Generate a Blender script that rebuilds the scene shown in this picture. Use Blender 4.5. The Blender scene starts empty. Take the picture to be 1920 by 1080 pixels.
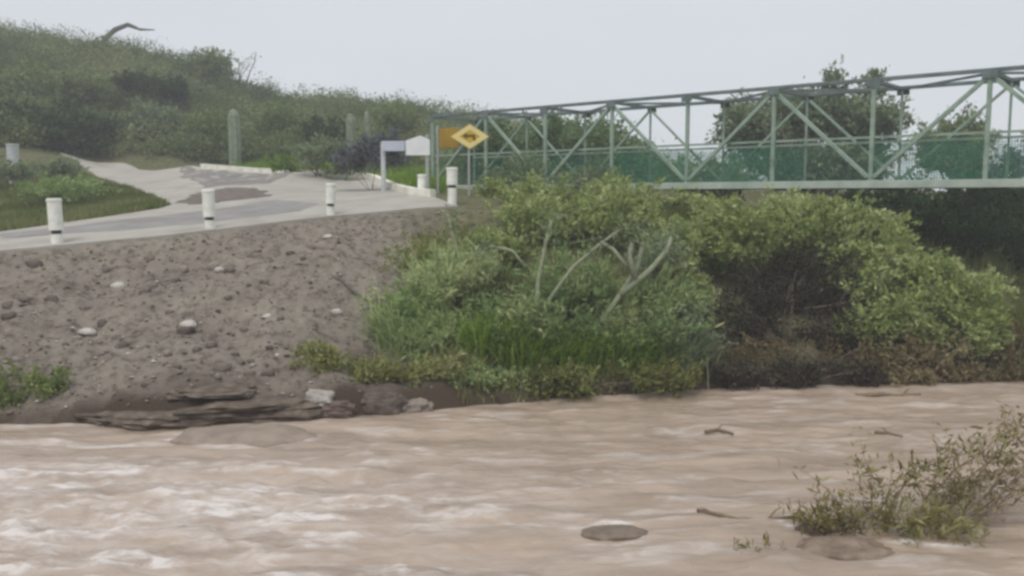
import bpy, bmesh, math, random
import numpy as np
from mathutils import Vector, Matrix
from mathutils.geometry import delaunay_2d_cdt

# ------------------------------------------------------------------ camera, world, sun, exposure
S = bpy.context.scene
COL = S.collection
F = 1660.0                      # focal length in pixels of the 1920 wide photograph
EYE = 3.9                       # eye height above the water
PITCH = math.atan(172 / F)
cam_d = bpy.data.cameras.new('camera')
cam = bpy.data.objects.new('camera', cam_d)
COL.objects.link(cam)
cam.location = (0, 0, EYE)
cam.rotation_euler = (math.pi / 2 - PITCH, 0, 0)
cam_d.sensor_width = 36
cam_d.lens = 36 * F / 1920
cam_d.clip_start = 0.1
cam_d.clip_end = 8000
S.camera = cam

W = bpy.data.worlds.new('World')
S.world = W
W.use_nodes = True
wn, wl = W.node_tree.nodes, W.node_tree.links
wn.clear()
w_out = wn.new('ShaderNodeOutputWorld')
w_bg = wn.new('ShaderNodeBackground')
w_sky = wn.new('ShaderNodeTexSky')
w_sky.sky_type = 'NISHITA'
w_sky.sun_disc = False
SUN_EL, SUN_AZ = math.radians(62), math.radians(205)
w_sky.sun_elevation = SUN_EL
w_sky.sun_rotation = SUN_AZ
w_sky.air_density = 1.0
w_sky.dust_density = 4.0
w_mix = wn.new('ShaderNodeMix')
w_mix.data_type = 'RGBA'
w_mix.inputs[0].default_value = 0.93            # a closed, even cloud layer over the clear sky
w_tc = wn.new('ShaderNodeTexCoord')
w_mp = wn.new('ShaderNodeMapping')
w_mp.inputs['Scale'].default_value = (1.0, 1.0, 3.5)
w_nz = wn.new('ShaderNodeTexNoise')
w_nz.inputs['Scale'].default_value = 2.2
w_nz.inputs['Detail'].default_value = 4
w_cr = wn.new('ShaderNodeMix')
w_cr.data_type = 'RGBA'
w_cr.inputs[6].default_value = (5.45, 5.75, 6.2, 1)
w_cr.inputs[7].default_value = (6.35, 6.6, 6.95, 1)
wl.new(w_tc.outputs['Generated'], w_mp.inputs[0])
wl.new(w_mp.outputs[0], w_nz.inputs[0])
wl.new(w_nz.outputs[0], w_cr.inputs[0])
wl.new(w_cr.outputs[2], w_mix.inputs[7])
wl.new(w_sky.outputs[0], w_mix.inputs[6])
wl.new(w_mix.outputs[2], w_bg.inputs[0])
w_bg.inputs[1].default_value = 0.1
wl.new(w_bg.outputs[0], w_out.inputs[0])

sun_d = bpy.data.lights.new('sun', 'SUN')
sun_d.energy = 1.4
sun_d.angle = math.radians(25)
sun_d.color = (1.0, 0.96, 0.9)
sun = bpy.data.objects.new('sun', sun_d)
COL.objects.link(sun)
sd = Vector((math.sin(SUN_AZ) * math.cos(SUN_EL), math.cos(SUN_AZ) * math.cos(SUN_EL), math.sin(SUN_EL)))
sun.rotation_euler = sd.to_track_quat('Z', 'Y').to_euler()
sun.location = (0, 0, 60)

S.view_settings.view_transform = 'Standard'
S.view_settings.look = 'None'
S.view_settings.gamma = 1
S.view_settings.exposure = 0.35
S.view_settings.use_curve_mapping = False
S.render.engine = 'CYCLES'
S.cycles.pixel_filter_type = 'BLACKMAN_HARRIS'
S.cycles.filter_width = 3.0     # the soft reconstruction of a phone video frame
S.cycles.max_bounces = 6
S.cycles.transparent_max_bounces = 8
S.cycles.volume_bounces = 1
S.cycles.use_denoising = True

# ------------------------------------------------------------------ helpers
rng = np.random.default_rng(7)
random.seed(7)
cp, sp = math.cos(PITCH), math.sin(PITCH)


def ray(px, py):
    u, v = (px - 960) / F, (540 - py) / F
    return np.array([u, cp + sp * v, -sp + cp * v])


def at(px, py, Y):
    r = ray(px, py)
    t = Y / r[1]
    return Vector((r[0] * t, Y, EYE + r[2] * t))


def _hash(ix, iy, iz, seed):
    h = (ix.astype(np.int64) * 374761393 + iy.astype(np.int64) * 668265263 + iz.astype(np.int64) * 2147483647 + seed * 1274126177) & 0xFFFFFFFF
    h = ((h ^ (h >> 13)) * 1274126177) & 0xFFFFFFFF
    h = (h ^ (h >> 16)) & 0xFFFFFFFF
    h = (h * 2246822519) & 0xFFFFFFFF
    h = (h ^ (h >> 15)) & 0xFFFFFF
    return h / float(0xFFFFFF)


def vn(x, y, z=None, seed=0):
    x, y = np.asarray(x, float), np.asarray(y, float)
    z = np.zeros_like(x) if z is None else np.asarray(z, float)
    ix, iy, iz = np.floor(x), np.floor(y), np.floor(z)
    fx, fy, fz = x - ix, y - iy, z - iz
    fx, fy, fz = (f * f * f * (f * (f * 6 - 15) + 10) for f in (fx, fy, fz))
    r = 0
    for dx in (0, 1):
        for dy in (0, 1):
            for dz in (0, 1):
                w = (fx if dx else 1 - fx) * (fy if dy else 1 - fy) * (fz if dz else 1 - fz)
                r = r + w * _hash(ix + dx, iy + dy, iz + dz, seed)
    return r * 2 - 1


def fbm(x, y, z=None, seed=0, octs=4, gain=0.5):
    s, a, f = 0, 1.0, 1.0
    for i in range(octs):
        s = s + a * vn(np.asarray(x) * f, np.asarray(y) * f, None if z is None else np.asarray(z) * f, seed + i * 17)
        a *= gain
        f *= 2.03
    return s


def sstep(a, b, x):
    t = np.clip((np.asarray(x, float) - a) / (b - a), 0, 1)
    return t * t * (3 - 2 * t)


def props(o, label=None, cat=None, group=None, kind=None):
    if label: o['label'] = label
    if cat: o['category'] = cat
    if group: o['group'] = group
    if kind: o['kind'] = kind
    return o


def root_loc(p):
    while p.parent:
        p = p.parent
    return np.array(p.location)


def link(name, me, mat, parent=None, loc=None):
    """link a mesh given in world coordinates, under its thing or with its own origin"""
    o = bpy.data.objects.new(name, me)
    COL.objects.link(o)
    if mat:
        me.materials.append(mat)
    off = root_loc(parent) if parent else (np.array(loc, float) if loc is not None else None)
    if off is not None:
        me.transform(Matrix.Translation(Vector(-off)))
    if parent:
        o.parent = parent
    elif loc is not None:
        o.location = loc
    return o


def thing(name, label, cat, loc, group=None):
    o = bpy.data.objects.new(name, None)
    o.empty_display_size = 0.2
    COL.objects.link(o)
    o.location = loc
    return props(o, label, cat, group)


class MB:
    def __init__(s):
        s.v, s.f = [], []

    def add(s, v, f):
        n = len(s.v)
        s.v += [tuple(p) for p in v]
        s.f += [tuple(i + n for i in q) for q in f]

    def box(s, c, d, X=(1, 0, 0), Yv=(0, 1, 0), Zv=(0, 0, 1)):
        c, X, Yv, Zv = (np.array(a, float) for a in (c, X, Yv, Zv))
        v = [c + X * d[0] / 2 * i + Yv * d[1] / 2 * j + Zv * d[2] / 2 * k for i in (-1, 1) for j in (-1, 1) for k in (-1, 1)]
        s.add(v, [(0, 1, 3, 2), (4, 6, 7, 5), (0, 4, 5, 1), (2, 3, 7, 6), (0, 2, 6, 4), (1, 5, 7, 3)])

    def bar(s, a, b, w, h, up=(0, 0, 1)):
        a, b = np.array(a, float), np.array(b, float)
        d = b - a
        L = np.linalg.norm(d)
        d /= L
        sd_ = np.cross(d, np.array(up, float))
        if np.linalg.norm(sd_) < 1e-4:
            sd_ = np.cross(d, np.array((1.0, 0, 0)))
        sd_ /= np.linalg.norm(sd_)
        u = np.cross(sd_, d)
        s.box((a + b) / 2, (L, w, h), d, sd_, u)

    def tube(s, pts, radii, n=6, cap=True):
        pts = [np.array(p, float) for p in pts]
        rings = []
        prev = None
        for i, p in enumerate(pts):
            d = pts[min(i + 1, len(pts) - 1)] - pts[max(i - 1, 0)]
            d = d / (np.linalg.norm(d) + 1e-9)
            ref = prev if prev is not None else (np.array((1.0, 0, 0)) if abs(d[0]) < 0.9 else np.array((0, 1.0, 0)))
            a = ref - d * ref.dot(d)
            a /= np.linalg.norm(a) + 1e-9
            prev = a
            b = np.cross(d, a)
            rings.append([p + radii[i] * (math.cos(2 * math.pi * k / n) * a + math.sin(2 * math.pi * k / n) * b) for k in range(n)])
        v = [q for r in rings for q in r]
        f = []
        for i in range(len(pts) - 1):
            for k in range(n):
                f.append((i * n + k, i * n + (k + 1) % n, (i + 1) * n + (k + 1) % n, (i + 1) * n + k))
        if cap:
            f.append(tuple(range(n - 1, -1, -1)))
            f.append(tuple((len(pts) - 1) * n + k for k in range(n)))
        s.add(v, f)

    def lathe(s, c, prof, n=16):
        """prof: list of (r, z)"""
        s.tube([np.array(c, float) + (0, 0, z) for r, z in prof], [max(r, 1e-3) for r, z in prof], n)

    def build(s, name, mat, parent=None, loc=None, smooth=False, bevel=0):
        me = bpy.data.meshes.new(name)
        me.from_pydata([tuple(map(float, p)) for p in s.v], [], s.f)
        me.update()
        if bevel:
            bm = bmesh.new()
            bm.from_mesh(me)
            bmesh.ops.bevel(bm, geom=[e for e in bm.edges if e.calc_face_angle(0) > 0.6], offset=bevel, segments=1, affect='EDGES')
            bm.to_mesh(me)
            bm.free()
        if smooth:
            me.polygons.foreach_set('use_smooth', [True] * len(me.polygons))
        return link(name, me, mat, parent, loc)


def soup(name, verts, k, tint=None):
    """mesh from (N, k, 3) separate faces, with a per-face float 'tint'"""
    verts = np.asarray(verts, np.float32)
    n = len(verts)
    me = bpy.data.meshes.new(name)
    me.vertices.add(n * k)
    me.vertices.foreach_set('co', verts.reshape(-1))
    me.loops.add(n * k)
    me.loops.foreach_set('vertex_index', np.arange(n * k, dtype=np.int32))
    me.polygons.add(n)
    me.polygons.foreach_set('loop_start', np.arange(0, n * k, k, dtype=np.int32))
    if tint is not None:
        a = me.attributes.new('tint', 'FLOAT', 'FACE')
        a.data.foreach_set('value', np.asarray(tint, np.float32))
    me.update(calc_edges=True)
    return me


def grid_mesh(name, X, Y, Z, attrs=None, smooth=True):
    ny, nx = Z.shape
    gx, gy = np.meshgrid(X, Y)
    co = np.stack([gx, gy, Z], -1).reshape(-1, 3).astype(np.float32)
    i = np.arange(nx * ny).reshape(ny, nx)
    q = np.stack([i[:-1, :-1], i[:-1, 1:], i[1:, 1:], i[1:, :-1]], -1).reshape(-1, 4).astype(np.int32)
    me = bpy.data.meshes.new(name)
    me.vertices.add(len(co))
    me.vertices.foreach_set('co', co.reshape(-1))
    me.loops.add(q.size)
    me.loops.foreach_set('vertex_index', q.reshape(-1))
    me.polygons.add(len(q))
    me.polygons.foreach_set('loop_start', np.arange(0, q.size, 4, dtype=np.int32))
    for k, v in (attrs or {}).items():
        a = me.attributes.new(k, 'FLOAT', 'POINT')
        a.data.foreach_set('value', v.reshape(-1).astype(np.float32))
    me.update(calc_edges=True)
    if smooth:
        me.polygons.foreach_set('use_smooth', [True] * len(me.polygons))
    return me


# ------------------------------------------------------------------ materials
def mat(name, stops, scale=4.0, rough=0.8, bump=0.0, detail=6, spec=0.3, stretch=(1, 1, 1), bscale=None):
    m = bpy.data.materials.new(name)
    m.use_nodes = True
    n, l = m.node_tree.nodes, m.node_tree.links
    b = n['Principled BSDF']
    tc = n.new('ShaderNodeTexCoord')
    mp = n.new('ShaderNodeMapping')
    mp.inputs['Scale'].default_value = stretch
    l.new(tc.outputs['Object'], mp.inputs[0])
    nz = n.new('ShaderNodeTexNoise')
    nz.inputs['Scale'].default_value = scale
    nz.inputs['Detail'].default_value = detail
    nz.inputs['Roughness'].default_value = 0.62
    l.new(mp.outputs[0], nz.inputs[0])
    cr = n.new('ShaderNodeValToRGB')
    e = cr.color_ramp.elements
    for i, (p, c) in enumerate(stops):
        if i < 2:
            e[i].position = p
        else:
            e.new(p)
        e[i].color = (*c, 1)
    l.new(nz.outputs[0], cr.inputs[0])
    l.new(cr.outputs[0], b.inputs['Base Color'])
    b.inputs['Roughness'].default_value = rough
    b.inputs['Specular IOR Level'].default_value = spec
    if bump:
        bp = n.new('ShaderNodeBump')
        bp.inputs['Strength'].default_value = bump
        bp.inputs['Distance'].default_value = 0.05
        if bscale:
            n2 = n.new('ShaderNodeTexNoise')
            n2.inputs['Scale'].default_value = bscale
            n2.inputs['Detail'].default_value = 4
            l.new(mp.outputs[0], n2.inputs[0])
            l.new(n2.outputs[0], bp.inputs['Height'])
        else:
            l.new(nz.outputs[0], bp.inputs['Height'])
        l.new(bp.outputs[0], b.inputs['Normal'])
    m['bsdf'] = b.name
    return m


def leaf_mat(name, stops, trans=0.35):
    m = bpy.data.materials.new(name)
    m.use_nodes = True
    n, l = m.node_tree.nodes, m.node_tree.links
    n.clear()
    out = n.new('ShaderNodeOutputMaterial')
    at_ = n.new('ShaderNodeAttribute')
    at_.attribute_name = 'tint'
    cr = n.new('ShaderNodeValToRGB')
    e = cr.color_ramp.elements
    for i, (p, c) in enumerate(stops):
        if i < 2:
            e[i].position = p
        else:
            e.new(p)
        e[i].color = (*c, 1)
    l.new(at_.outputs['Fac'], cr.inputs[0])
    d = n.new('ShaderNodeBsdfDiffuse')
    t = n.new('ShaderNodeBsdfTranslucent')
    mx = n.new('ShaderNodeMixShader')
    mx.inputs[0].default_value = trans
    l.new(cr.outputs[0], d.inputs[0])
    l.new(cr.outputs[0], t.inputs[0])
    l.new(d.outputs[0], mx.inputs[1])
    l.new(t.outputs[0], mx.inputs[2])
    l.new(mx.outputs[0], out.inputs[0])
    return m


M = {}
M['white_paint'] = mat('white_paint', [(0.28, (0.42, 0.39, 0.32)), (0.38, (0.70, 0.70, 0.63)), (0.6, (0.84, 0.85, 0.79))], 5, 0.7, 0.25)
M['grey_paint'] = mat('grey_paint', [(0.3, (0.40, 0.42, 0.42)), (0.6, (0.55, 0.57, 0.56))], 6, 0.6, 0.1)
M['black_paint'] = mat('black_paint', [(0.3, (0.02, 0.02, 0.02)), (0.7, (0.05, 0.05, 0.045))], 8, 0.6)
M['steel_green'] = mat('steel_green', [(0.24, (0.17, 0.12, 0.08)), (0.36, (0.20, 0.28, 0.22)), (0.6, (0.31, 0.40, 0.32))], 2.5, 0.55, 0.05)
M['chord_paint'] = mat('chord_paint', [(0.35, (0.33, 0.40, 0.34)), (0.6, (0.46, 0.52, 0.45))], 1.5, 0.6, 0.05)
M['top_steel'] = mat('top_steel', [(0.25, (0.13, 0.10, 0.08)), (0.38, (0.11, 0.14, 0.14)), (0.6, (0.17, 0.21, 0.205))], 2.5, 0.6, 0.05)
M['net'] = mat('green_net', [(0.3, (0.028, 0.145, 0.085)), (0.7, (0.045, 0.20, 0.125))], 3, 0.7)
M['deck'] = mat('deck_steel', [(0.3, (0.05, 0.06, 0.05)), (0.7, (0.10, 0.11, 0.09))], 3, 0.8)
M['sign_white'] = mat('sign_white', [(0.3, (0.66, 0.68, 0.68)), (0.7, (0.80, 0.82, 0.82))], 2, 0.45)
M['sign_blue'] = mat('sign_pale_blue', [(0.3, (0.42, 0.46, 0.54)), (0.7, (0.54, 0.58, 0.66))], 2, 0.45)
M['sign_yellow'] = mat('sign_yellow', [(0.3, (0.50, 0.33, 0.02)), (0.7, (0.62, 0.42, 0.03))], 3, 0.5)
M['sign_cream'] = mat('sign_cream', [(0.3, (0.70, 0.58, 0.24)), (0.7, (0.80, 0.68, 0.32))], 3, 0.5)
M['sign_amber'] = mat('sign_amber', [(0.3, (0.28, 0.17, 0.015)), (0.7, (0.40, 0.25, 0.02))], 3, 0.5)
M['sign_dark'] = mat('sign_dark', [(0.3, (0.07, 0.05, 0.01)), (0.7, (0.13, 0.09, 0.015))], 3, 0.5)
M['galv'] = mat('galvanised', [(0.3, (0.30, 0.32, 0.31)), (0.7, (0.42, 0.44, 0.42))], 8, 0.5)
M['concrete_kerb'] = mat('kerb_paint', [(0.32, (0.55, 0.53, 0.45)), (0.55, (0.78, 0.76, 0.66))], 3, 0.8, 0.2)
M['rock_brown'] = mat('rock_brown', [(0.3, (0.06, 0.045, 0.036)), (0.55, (0.12, 0.095, 0.078)), (0.75, (0.2, 0.165, 0.14))], 5, 0.9, 0.6)
M['rock_grey'] = mat('rock_grey', [(0.3, (0.16, 0.135, 0.115)), (0.6, (0.29, 0.25, 0.21))], 6, 0.9, 0.6)
M['rock_red'] = mat('rock_red', [(0.3, (0.07, 0.042, 0.034)), (0.55, (0.145, 0.105, 0.085)), (0.75, (0.24, 0.2, 0.155))], 4, 0.7, 0.6, stretch=(1, 1, 4))
M['rock_soil'] = mat('rock_soil', [(0.3, (0.10, 0.08, 0.066)), (0.55, (0.17, 0.14, 0.118)), (0.75, (0.24, 0.205, 0.175))], 5, 0.9, 0.6)
M['ledge_mud'] = mat('ledge_mud', [(0.3, (0.055, 0.038, 0.028)), (0.5, (0.12, 0.092, 0.07)), (0.72, (0.215, 0.175, 0.135))], 4, 0.75, 0.8, stretch=(1, 1, 3))
M['rock_white'] = mat('rock_white', [(0.3, (0.30, 0.27, 0.235)), (0.6, (0.54, 0.51, 0.46))], 9, 0.8, 0.4)
M['rock_pale'] = mat('rock_pale', [(0.3, (0.26, 0.235, 0.21)), (0.6, (0.40, 0.37, 0.34))], 6, 0.85, 0.5)
M['wet_stone'] = mat('wet_stone', [(0.3, (0.115, 0.085, 0.06)), (0.6, (0.19, 0.145, 0.105))], 6, 0.5, 0.4, spec=0.5)
M['mud'] = mat('mud', [(0.3, (0.13, 0.09, 0.065)), (0.5, (0.21, 0.155, 0.115)), (0.7, (0.30, 0.235, 0.18))], 5, 0.6, 0.8)
M['bark'] = mat('bark', [(0.3, (0.09, 0.075, 0.055)), (0.65, (0.19, 0.16, 0.12))], 12, 0.9, 0.5)
M['pale_bark'] = mat('pale_bark', [(0.3, (0.19, 0.215, 0.135)), (0.65, (0.30, 0.33, 0.22))], 12, 0.8, 0.3)
M['dead_wood'] = mat('dead_wood', [(0.3, (0.07, 0.07, 0.06)), (0.65, (0.14, 0.13, 0.11))], 12, 0.9, 0.3)
M['drift'] = mat('drift_wood', [(0.3, (0.13, 0.095, 0.06)), (0.65, (0.24, 0.18, 0.12))], 12, 0.8, 0.3)
M['cactus'] = mat('cactus_skin', [(0.3, (0.13, 0.17, 0.11)), (0.65, (0.24, 0.28, 0.20))], 5, 0.8, 0.3)

M['leaf_olive'] = leaf_mat('leaf_olive', [(0.0, (0.174, 0.221, 0.073)), (0.5, (0.347, 0.421, 0.149)), (1.0, (0.600, 0.600, 0.368))], 0.4)
M['leaf_bright'] = leaf_mat('leaf_bright', [(0.0, (0.167, 0.257, 0.070)), (0.5, (0.348, 0.444, 0.194)), (1.0, (0.600, 0.600, 0.351))], 0.4)
M['leaf_emerald'] = leaf_mat('leaf_emerald', [(0.0, (0.121, 0.206, 0.064)), (0.5, (0.253, 0.345, 0.144)), (1.0, (0.542, 0.551, 0.285))], 0.4)
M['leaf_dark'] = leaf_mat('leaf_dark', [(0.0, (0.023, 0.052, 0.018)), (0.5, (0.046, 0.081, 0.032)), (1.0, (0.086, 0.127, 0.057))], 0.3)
M['leaf_painted_shade'] = leaf_mat('leaf_painted_shade', [(0.0, (0.028, 0.024, 0.017)), (0.5, (0.051, 0.045, 0.031)), (1.0, (0.096, 0.084, 0.056))], 0.2)  # very dark leaf colour, stands in for shade in the hollow under the tree
M['leaf_grey'] = leaf_mat('leaf_grey', [(0.0, (0.131, 0.179, 0.094)), (0.5, (0.225, 0.281, 0.160)), (1.0, (0.375, 0.431, 0.281))], 0.35)
M['leaf_hill'] = leaf_mat('leaf_hill', [(0.0, (0.107, 0.158, 0.049)), (0.5, (0.202, 0.261, 0.100)), (1.0, (0.355, 0.393, 0.187))], 0.35)
M['leaf_teal'] = leaf_mat('leaf_teal', [(0.0, (0.089, 0.150, 0.054)), (0.5, (0.169, 0.248, 0.109)), (1.0, (0.297, 0.373, 0.204))], 0.35)
M['leaf_scrub'] = leaf_mat('leaf_scrub', [(0.0, (0.090, 0.133, 0.041)), (0.5, (0.170, 0.219, 0.084)), (1.0, (0.298, 0.330, 0.157))], 0.35)
M['leaf_blue'] = leaf_mat('leaf_blue', [(0.0, (0.09, 0.10, 0.105)), (0.5, (0.13, 0.145, 0.155)), (1.0, (0.2, 0.21, 0.22))], 0.3)
M['leaf_verge'] = leaf_mat('leaf_verge', [(0.0, (0.10, 0.18, 0.02)), (0.5, (0.21, 0.32, 0.05)), (1.0, (0.36, 0.46, 0.12))], 0.4)
M['leaf_wither'] = leaf_mat('leaf_wither', [(0.0, (0.127, 0.098, 0.035)), (0.5, (0.241, 0.213, 0.087)), (1.0, (0.381, 0.366, 0.185))], 0.35)
M['leaf_dry'] = leaf_mat('leaf_dry', [(0.0, (0.144, 0.101, 0.050)), (0.5, (0.274, 0.230, 0.122)), (1.0, (0.432, 0.389, 0.245))], 0.35)
M['leaf_yellow'] = leaf_mat('leaf_yellow', [(0.0, (0.166, 0.180, 0.056)), (0.5, (0.300, 0.316, 0.112)), (1.0, (0.466, 0.466, 0.270))], 0.4)
M['grass'] = leaf_mat('grass_blade', [(0.0, (0.089, 0.113, 0.030)), (0.5, (0.177, 0.209, 0.069)), (1.0, (0.316, 0.316, 0.152))], 0.4)
M['grass_lush'] = leaf_mat('grass_lush', [(0.0, (0.095, 0.176, 0.020)), (0.5, (0.203, 0.324, 0.047)), (1.0, (0.365, 0.486, 0.108))], 0.4)


def ground_material():
    m = bpy.data.materials.new('ground_soil')
    m.use_nodes = True
    n, l = m.node_tree.nodes, m.node_tree.links
    b = n['Principled BSDF']
    b.inputs['Roughness'].default_value = 0.92
    b.inputs['Specular IOR Level'].default_value = 0.15
    tc = n.new('ShaderNodeTexCoord')

    def noise(scale, detail=8, rough=0.65):
        z = n.new('ShaderNodeTexNoise')
        z.inputs['Scale'].default_value = scale
        z.inputs['Detail'].default_value = detail
        z.inputs['Roughness'].default_value = rough
        l.new(tc.outputs['Object'], z.inputs[0])
        return z

    def ramp(src, stops):
        cr = n.new('ShaderNodeValToRGB')
        e = cr.color_ramp.elements
        for i, (p, c) in enumerate(stops):
            if i < 2: e[i].position = p
            else: e.new(p)
            e[i].color = (*c, 1)
        l.new(src, cr.inputs[0])
        return cr

    n1, n2, n3 = noise(0.9), noise(5.0), noise(22.0, 4)
    soil = ramp(n1.outputs[0], [(0.3, (0.172, 0.149, 0.122)), (0.5, (0.224, 0.196, 0.163)), (0.7, (0.262, 0.235, 0.19))])
    spots = ramp(n2.outputs[0], [(0.36, (0.55, 0.52, 0.5)), (0.5, (1, 1, 1)), (0.68, (1.22, 1.2, 1.17))])
    mul = n.new('ShaderNodeMix'); mul.data_type = 'RGBA'; mul.blend_type = 'MULTIPLY'; mul.inputs[0].default_value = 1
    l.new(soil.outputs[0], mul.inputs[6]); l.new(spots.outputs[0], mul.inputs[7])
    green = ramp(n2.outputs[0], [(0.35, (0.07, 0.075, 0.03)), (0.6, (0.14, 0.14, 0.065)), (0.75, (0.2, 0.18, 0.11))])
    a = n.new('ShaderNodeAttribute'); a.attribute_name = 'verdure'
    mx = n.new('ShaderNodeMix'); mx.data_type = 'RGBA'
    l.new(a.outputs['Fac'], mx.inputs[0]); l.new(mul.outputs[2], mx.inputs[6]); l.new(green.outputs[0], mx.inputs[7])
    aw = n.new('ShaderNodeAttribute'); aw.attribute_name = 'wet'
    mw = n.new('ShaderNodeMix'); mw.data_type = 'RGBA'; mw.inputs[7].default_value = (0.07, 0.05, 0.036, 1)
    l.new(aw.outputs['Fac'], mw.inputs[0]); l.new(mx.outputs[2], mw.inputs[6])
    l.new(mw.outputs[2], b.inputs['Base Color'])
    bp = n.new('ShaderNodeBump'); bp.inputs['Strength'].default_value = 0.7; bp.inputs['Distance'].default_value = 0.06
    ad = n.new('ShaderNodeMath'); l.new(n2.outputs[0], ad.inputs[0]); l.new(n3.outputs[0], ad.inputs[1])
    l.new(ad.outputs[0], bp.inputs['Height']); l.new(bp.outputs[0], b.inputs['Normal'])
    return m


def water_material():
    m = bpy.data.materials.new('muddy_water')
    m.use_nodes = True
    n, l = m.node_tree.nodes, m.node_tree.links
    b = n['Principled BSDF']
    tc = n.new('ShaderNodeTexCoord')
    mp = n.new('ShaderNodeMapping'); mp.inputs['Scale'].default_value = (0.22, 1.0, 1.0)
    l.new(tc.outputs['Object'], mp.inputs[0])
    nz = n.new('ShaderNodeTexNoise'); nz.inputs['Scale'].default_value = 2.2; nz.inputs['Detail'].default_value = 7; nz.inputs['Distortion'].default_value = .5
    l.new(mp.outputs[0], nz.inputs[0])
    cr = n.new('ShaderNodeValToRGB')
    e = cr.color_ramp.elements
    e[0].position, e[0].color = 0.34, (0.265, 0.200, 0.150, 1)
    e[1].position, e[1].color = 0.66, (0.40, 0.312, 0.242, 1)
    l.new(nz.outputs[0], cr.inputs[0])
    a = n.new('ShaderNodeAttribute'); a.attribute_name = 'foam'
    mx = n.new('ShaderNodeMix'); mx.data_type = 'RGBA'
    mx.inputs[7].default_value = (0.63, 0.585, 0.555, 1)
    mp3 = n.new('ShaderNodeMapping'); mp3.inputs['Scale'].default_value = (0.38, 1.0, 1.0)
    l.new(tc.outputs['Object'], mp3.inputs[0])
    n3 = n.new('ShaderNodeTexNoise'); n3.inputs['Scale'].default_value = 6; n3.inputs['Detail'].default_value = 7; n3.inputs['Roughness'].default_value = .7; n3.inputs['Distortion'].default_value = .6
    l.new(mp3.outputs[0], n3.inputs[0])
    th = n.new('ShaderNodeMapRange'); th.inputs[1].default_value = .38; th.inputs[2].default_value = .58; th.inputs[3].default_value = .25; th.inputs[4].default_value = 1.25
    l.new(n3.outputs[0], th.inputs[0])
    fm = n.new('ShaderNodeMath'); fm.operation = 'MULTIPLY'; fm.use_clamp = True
    l.new(a.outputs['Fac'], fm.inputs[0]); l.new(th.outputs[0], fm.inputs[1])
    l.new(fm.outputs[0], mx.inputs[0]); l.new(cr.outputs[0], mx.inputs[6])
    l.new(mx.outputs[2], b.inputs['Base Color'])
    rg = n.new('ShaderNodeMapRange'); rg.inputs[3].default_value = 0.38; rg.inputs[4].default_value = 0.75
    l.new(a.outputs['Fac'], rg.inputs[0]); l.new(rg.outputs[0], b.inputs['Roughness'])
    b.inputs['Specular IOR Level'].default_value = 0.4
    n2 = n.new('ShaderNodeTexNoise'); n2.inputs['Scale'].default_value = 10; n2.inputs['Detail'].default_value = 4
    mp2 = n.new('ShaderNodeMapping'); mp2.inputs['Scale'].default_value = (0.4, 1.0, 1.0)
    l.new(tc.outputs['Object'], mp2.inputs[0]); l.new(mp2.outputs[0], n2.inputs[0])
    bp = n.new('ShaderNodeBump'); bp.inputs['Strength'].default_value = 0.6; bp.inputs['Distance'].default_value = 0.05
    l.new(n2.outputs[0], bp.inputs['Height']); l.new(bp.outputs[0], b.inputs['Normal'])
    return m


def road_material():
    m = mat('road_concrete', [(0.3, (0.28, 0.262, 0.232)), (0.5, (0.36, 0.338, 0.298)), (0.72, (0.42, 0.395, 0.345))], 0.8, 0.8, 0.15, stretch=(1, 1, 1), bscale=25)
    return m


# ------------------------------------------------------------------ terrain height
def tab(*rows):
    a = np.array(rows, float)
    return lambda x: [np.interp(x, a[:, 0], a[:, k]) for k in range(1, a.shape[1])]


wl_px = [(-60, 796), (0, 796), (200, 794), (400, 790), (600, 784), (800, 768), (1000, 752), (1300, 730), (1600, 722), (1900, 714), (2000, 712)]
wl_pts = []
for px, py in wl_px:
    r = ray(px, py)
    t = -EYE / r[2]
    wl_pts.append((r[0] * t, r[1] * t))
wl_pts = [(-60, 9.5), (-20, 14)] + wl_pts + [(20, 21), (60, 25)]
SHORE = tab(*wl_pts)
EDGE = tab((-60, 12, 0.9), (-30, 17, 1.8), (-11.5, 19.5, 2.64), (-8.3, 21, 2.92), (-4.9, 22.5, 3.32), (-1.7, 24, 3.6), (2, 24.5, 3.5), (6, 24, 3.0), (14, 24.5, 2.3), (60, 30, 2.3))
BACK = tab((-60, 23, 1.2), (-30, 25, 2.1), (-14, 25.5, 2.98), (-10.4, 27, 3.57), (-5, 27, 3.82), (-2.5, 26, 3.95), (2, 28, 3.85), (14, 29, 3.2), (60, 36, 3.0))
BASE = tab((-60, 44, 6.0), (-30, 45, 5.9), (-19, 46, 5.6), (-10, 46, 5.3), (0, 48, 4.7), (10, 50, 4.0), (60, 55, 3.6))
RIDGE = tab((-120, 85, 22), (-49, 85, 18.6), (-35, 85, 17.0), (-28.7, 85, 15.4), (-24.6, 85, 13.3), (-20.5, 85, 12.2), (-13.3, 85, 11.9),
            (-8.2, 85, 11.1), (-1, 85, 9.7), (6, 85, 8.9), (10, 85, 7.4), (13.5, 85, 5.0), (18, 85, 4.2), (60, 85, 4.0))
NEAR = tab((-60, 3.0), (-10, 6.0), (12, 6.0), (22, 11.0), (30, 14.0), (60, 16.0))


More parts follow.
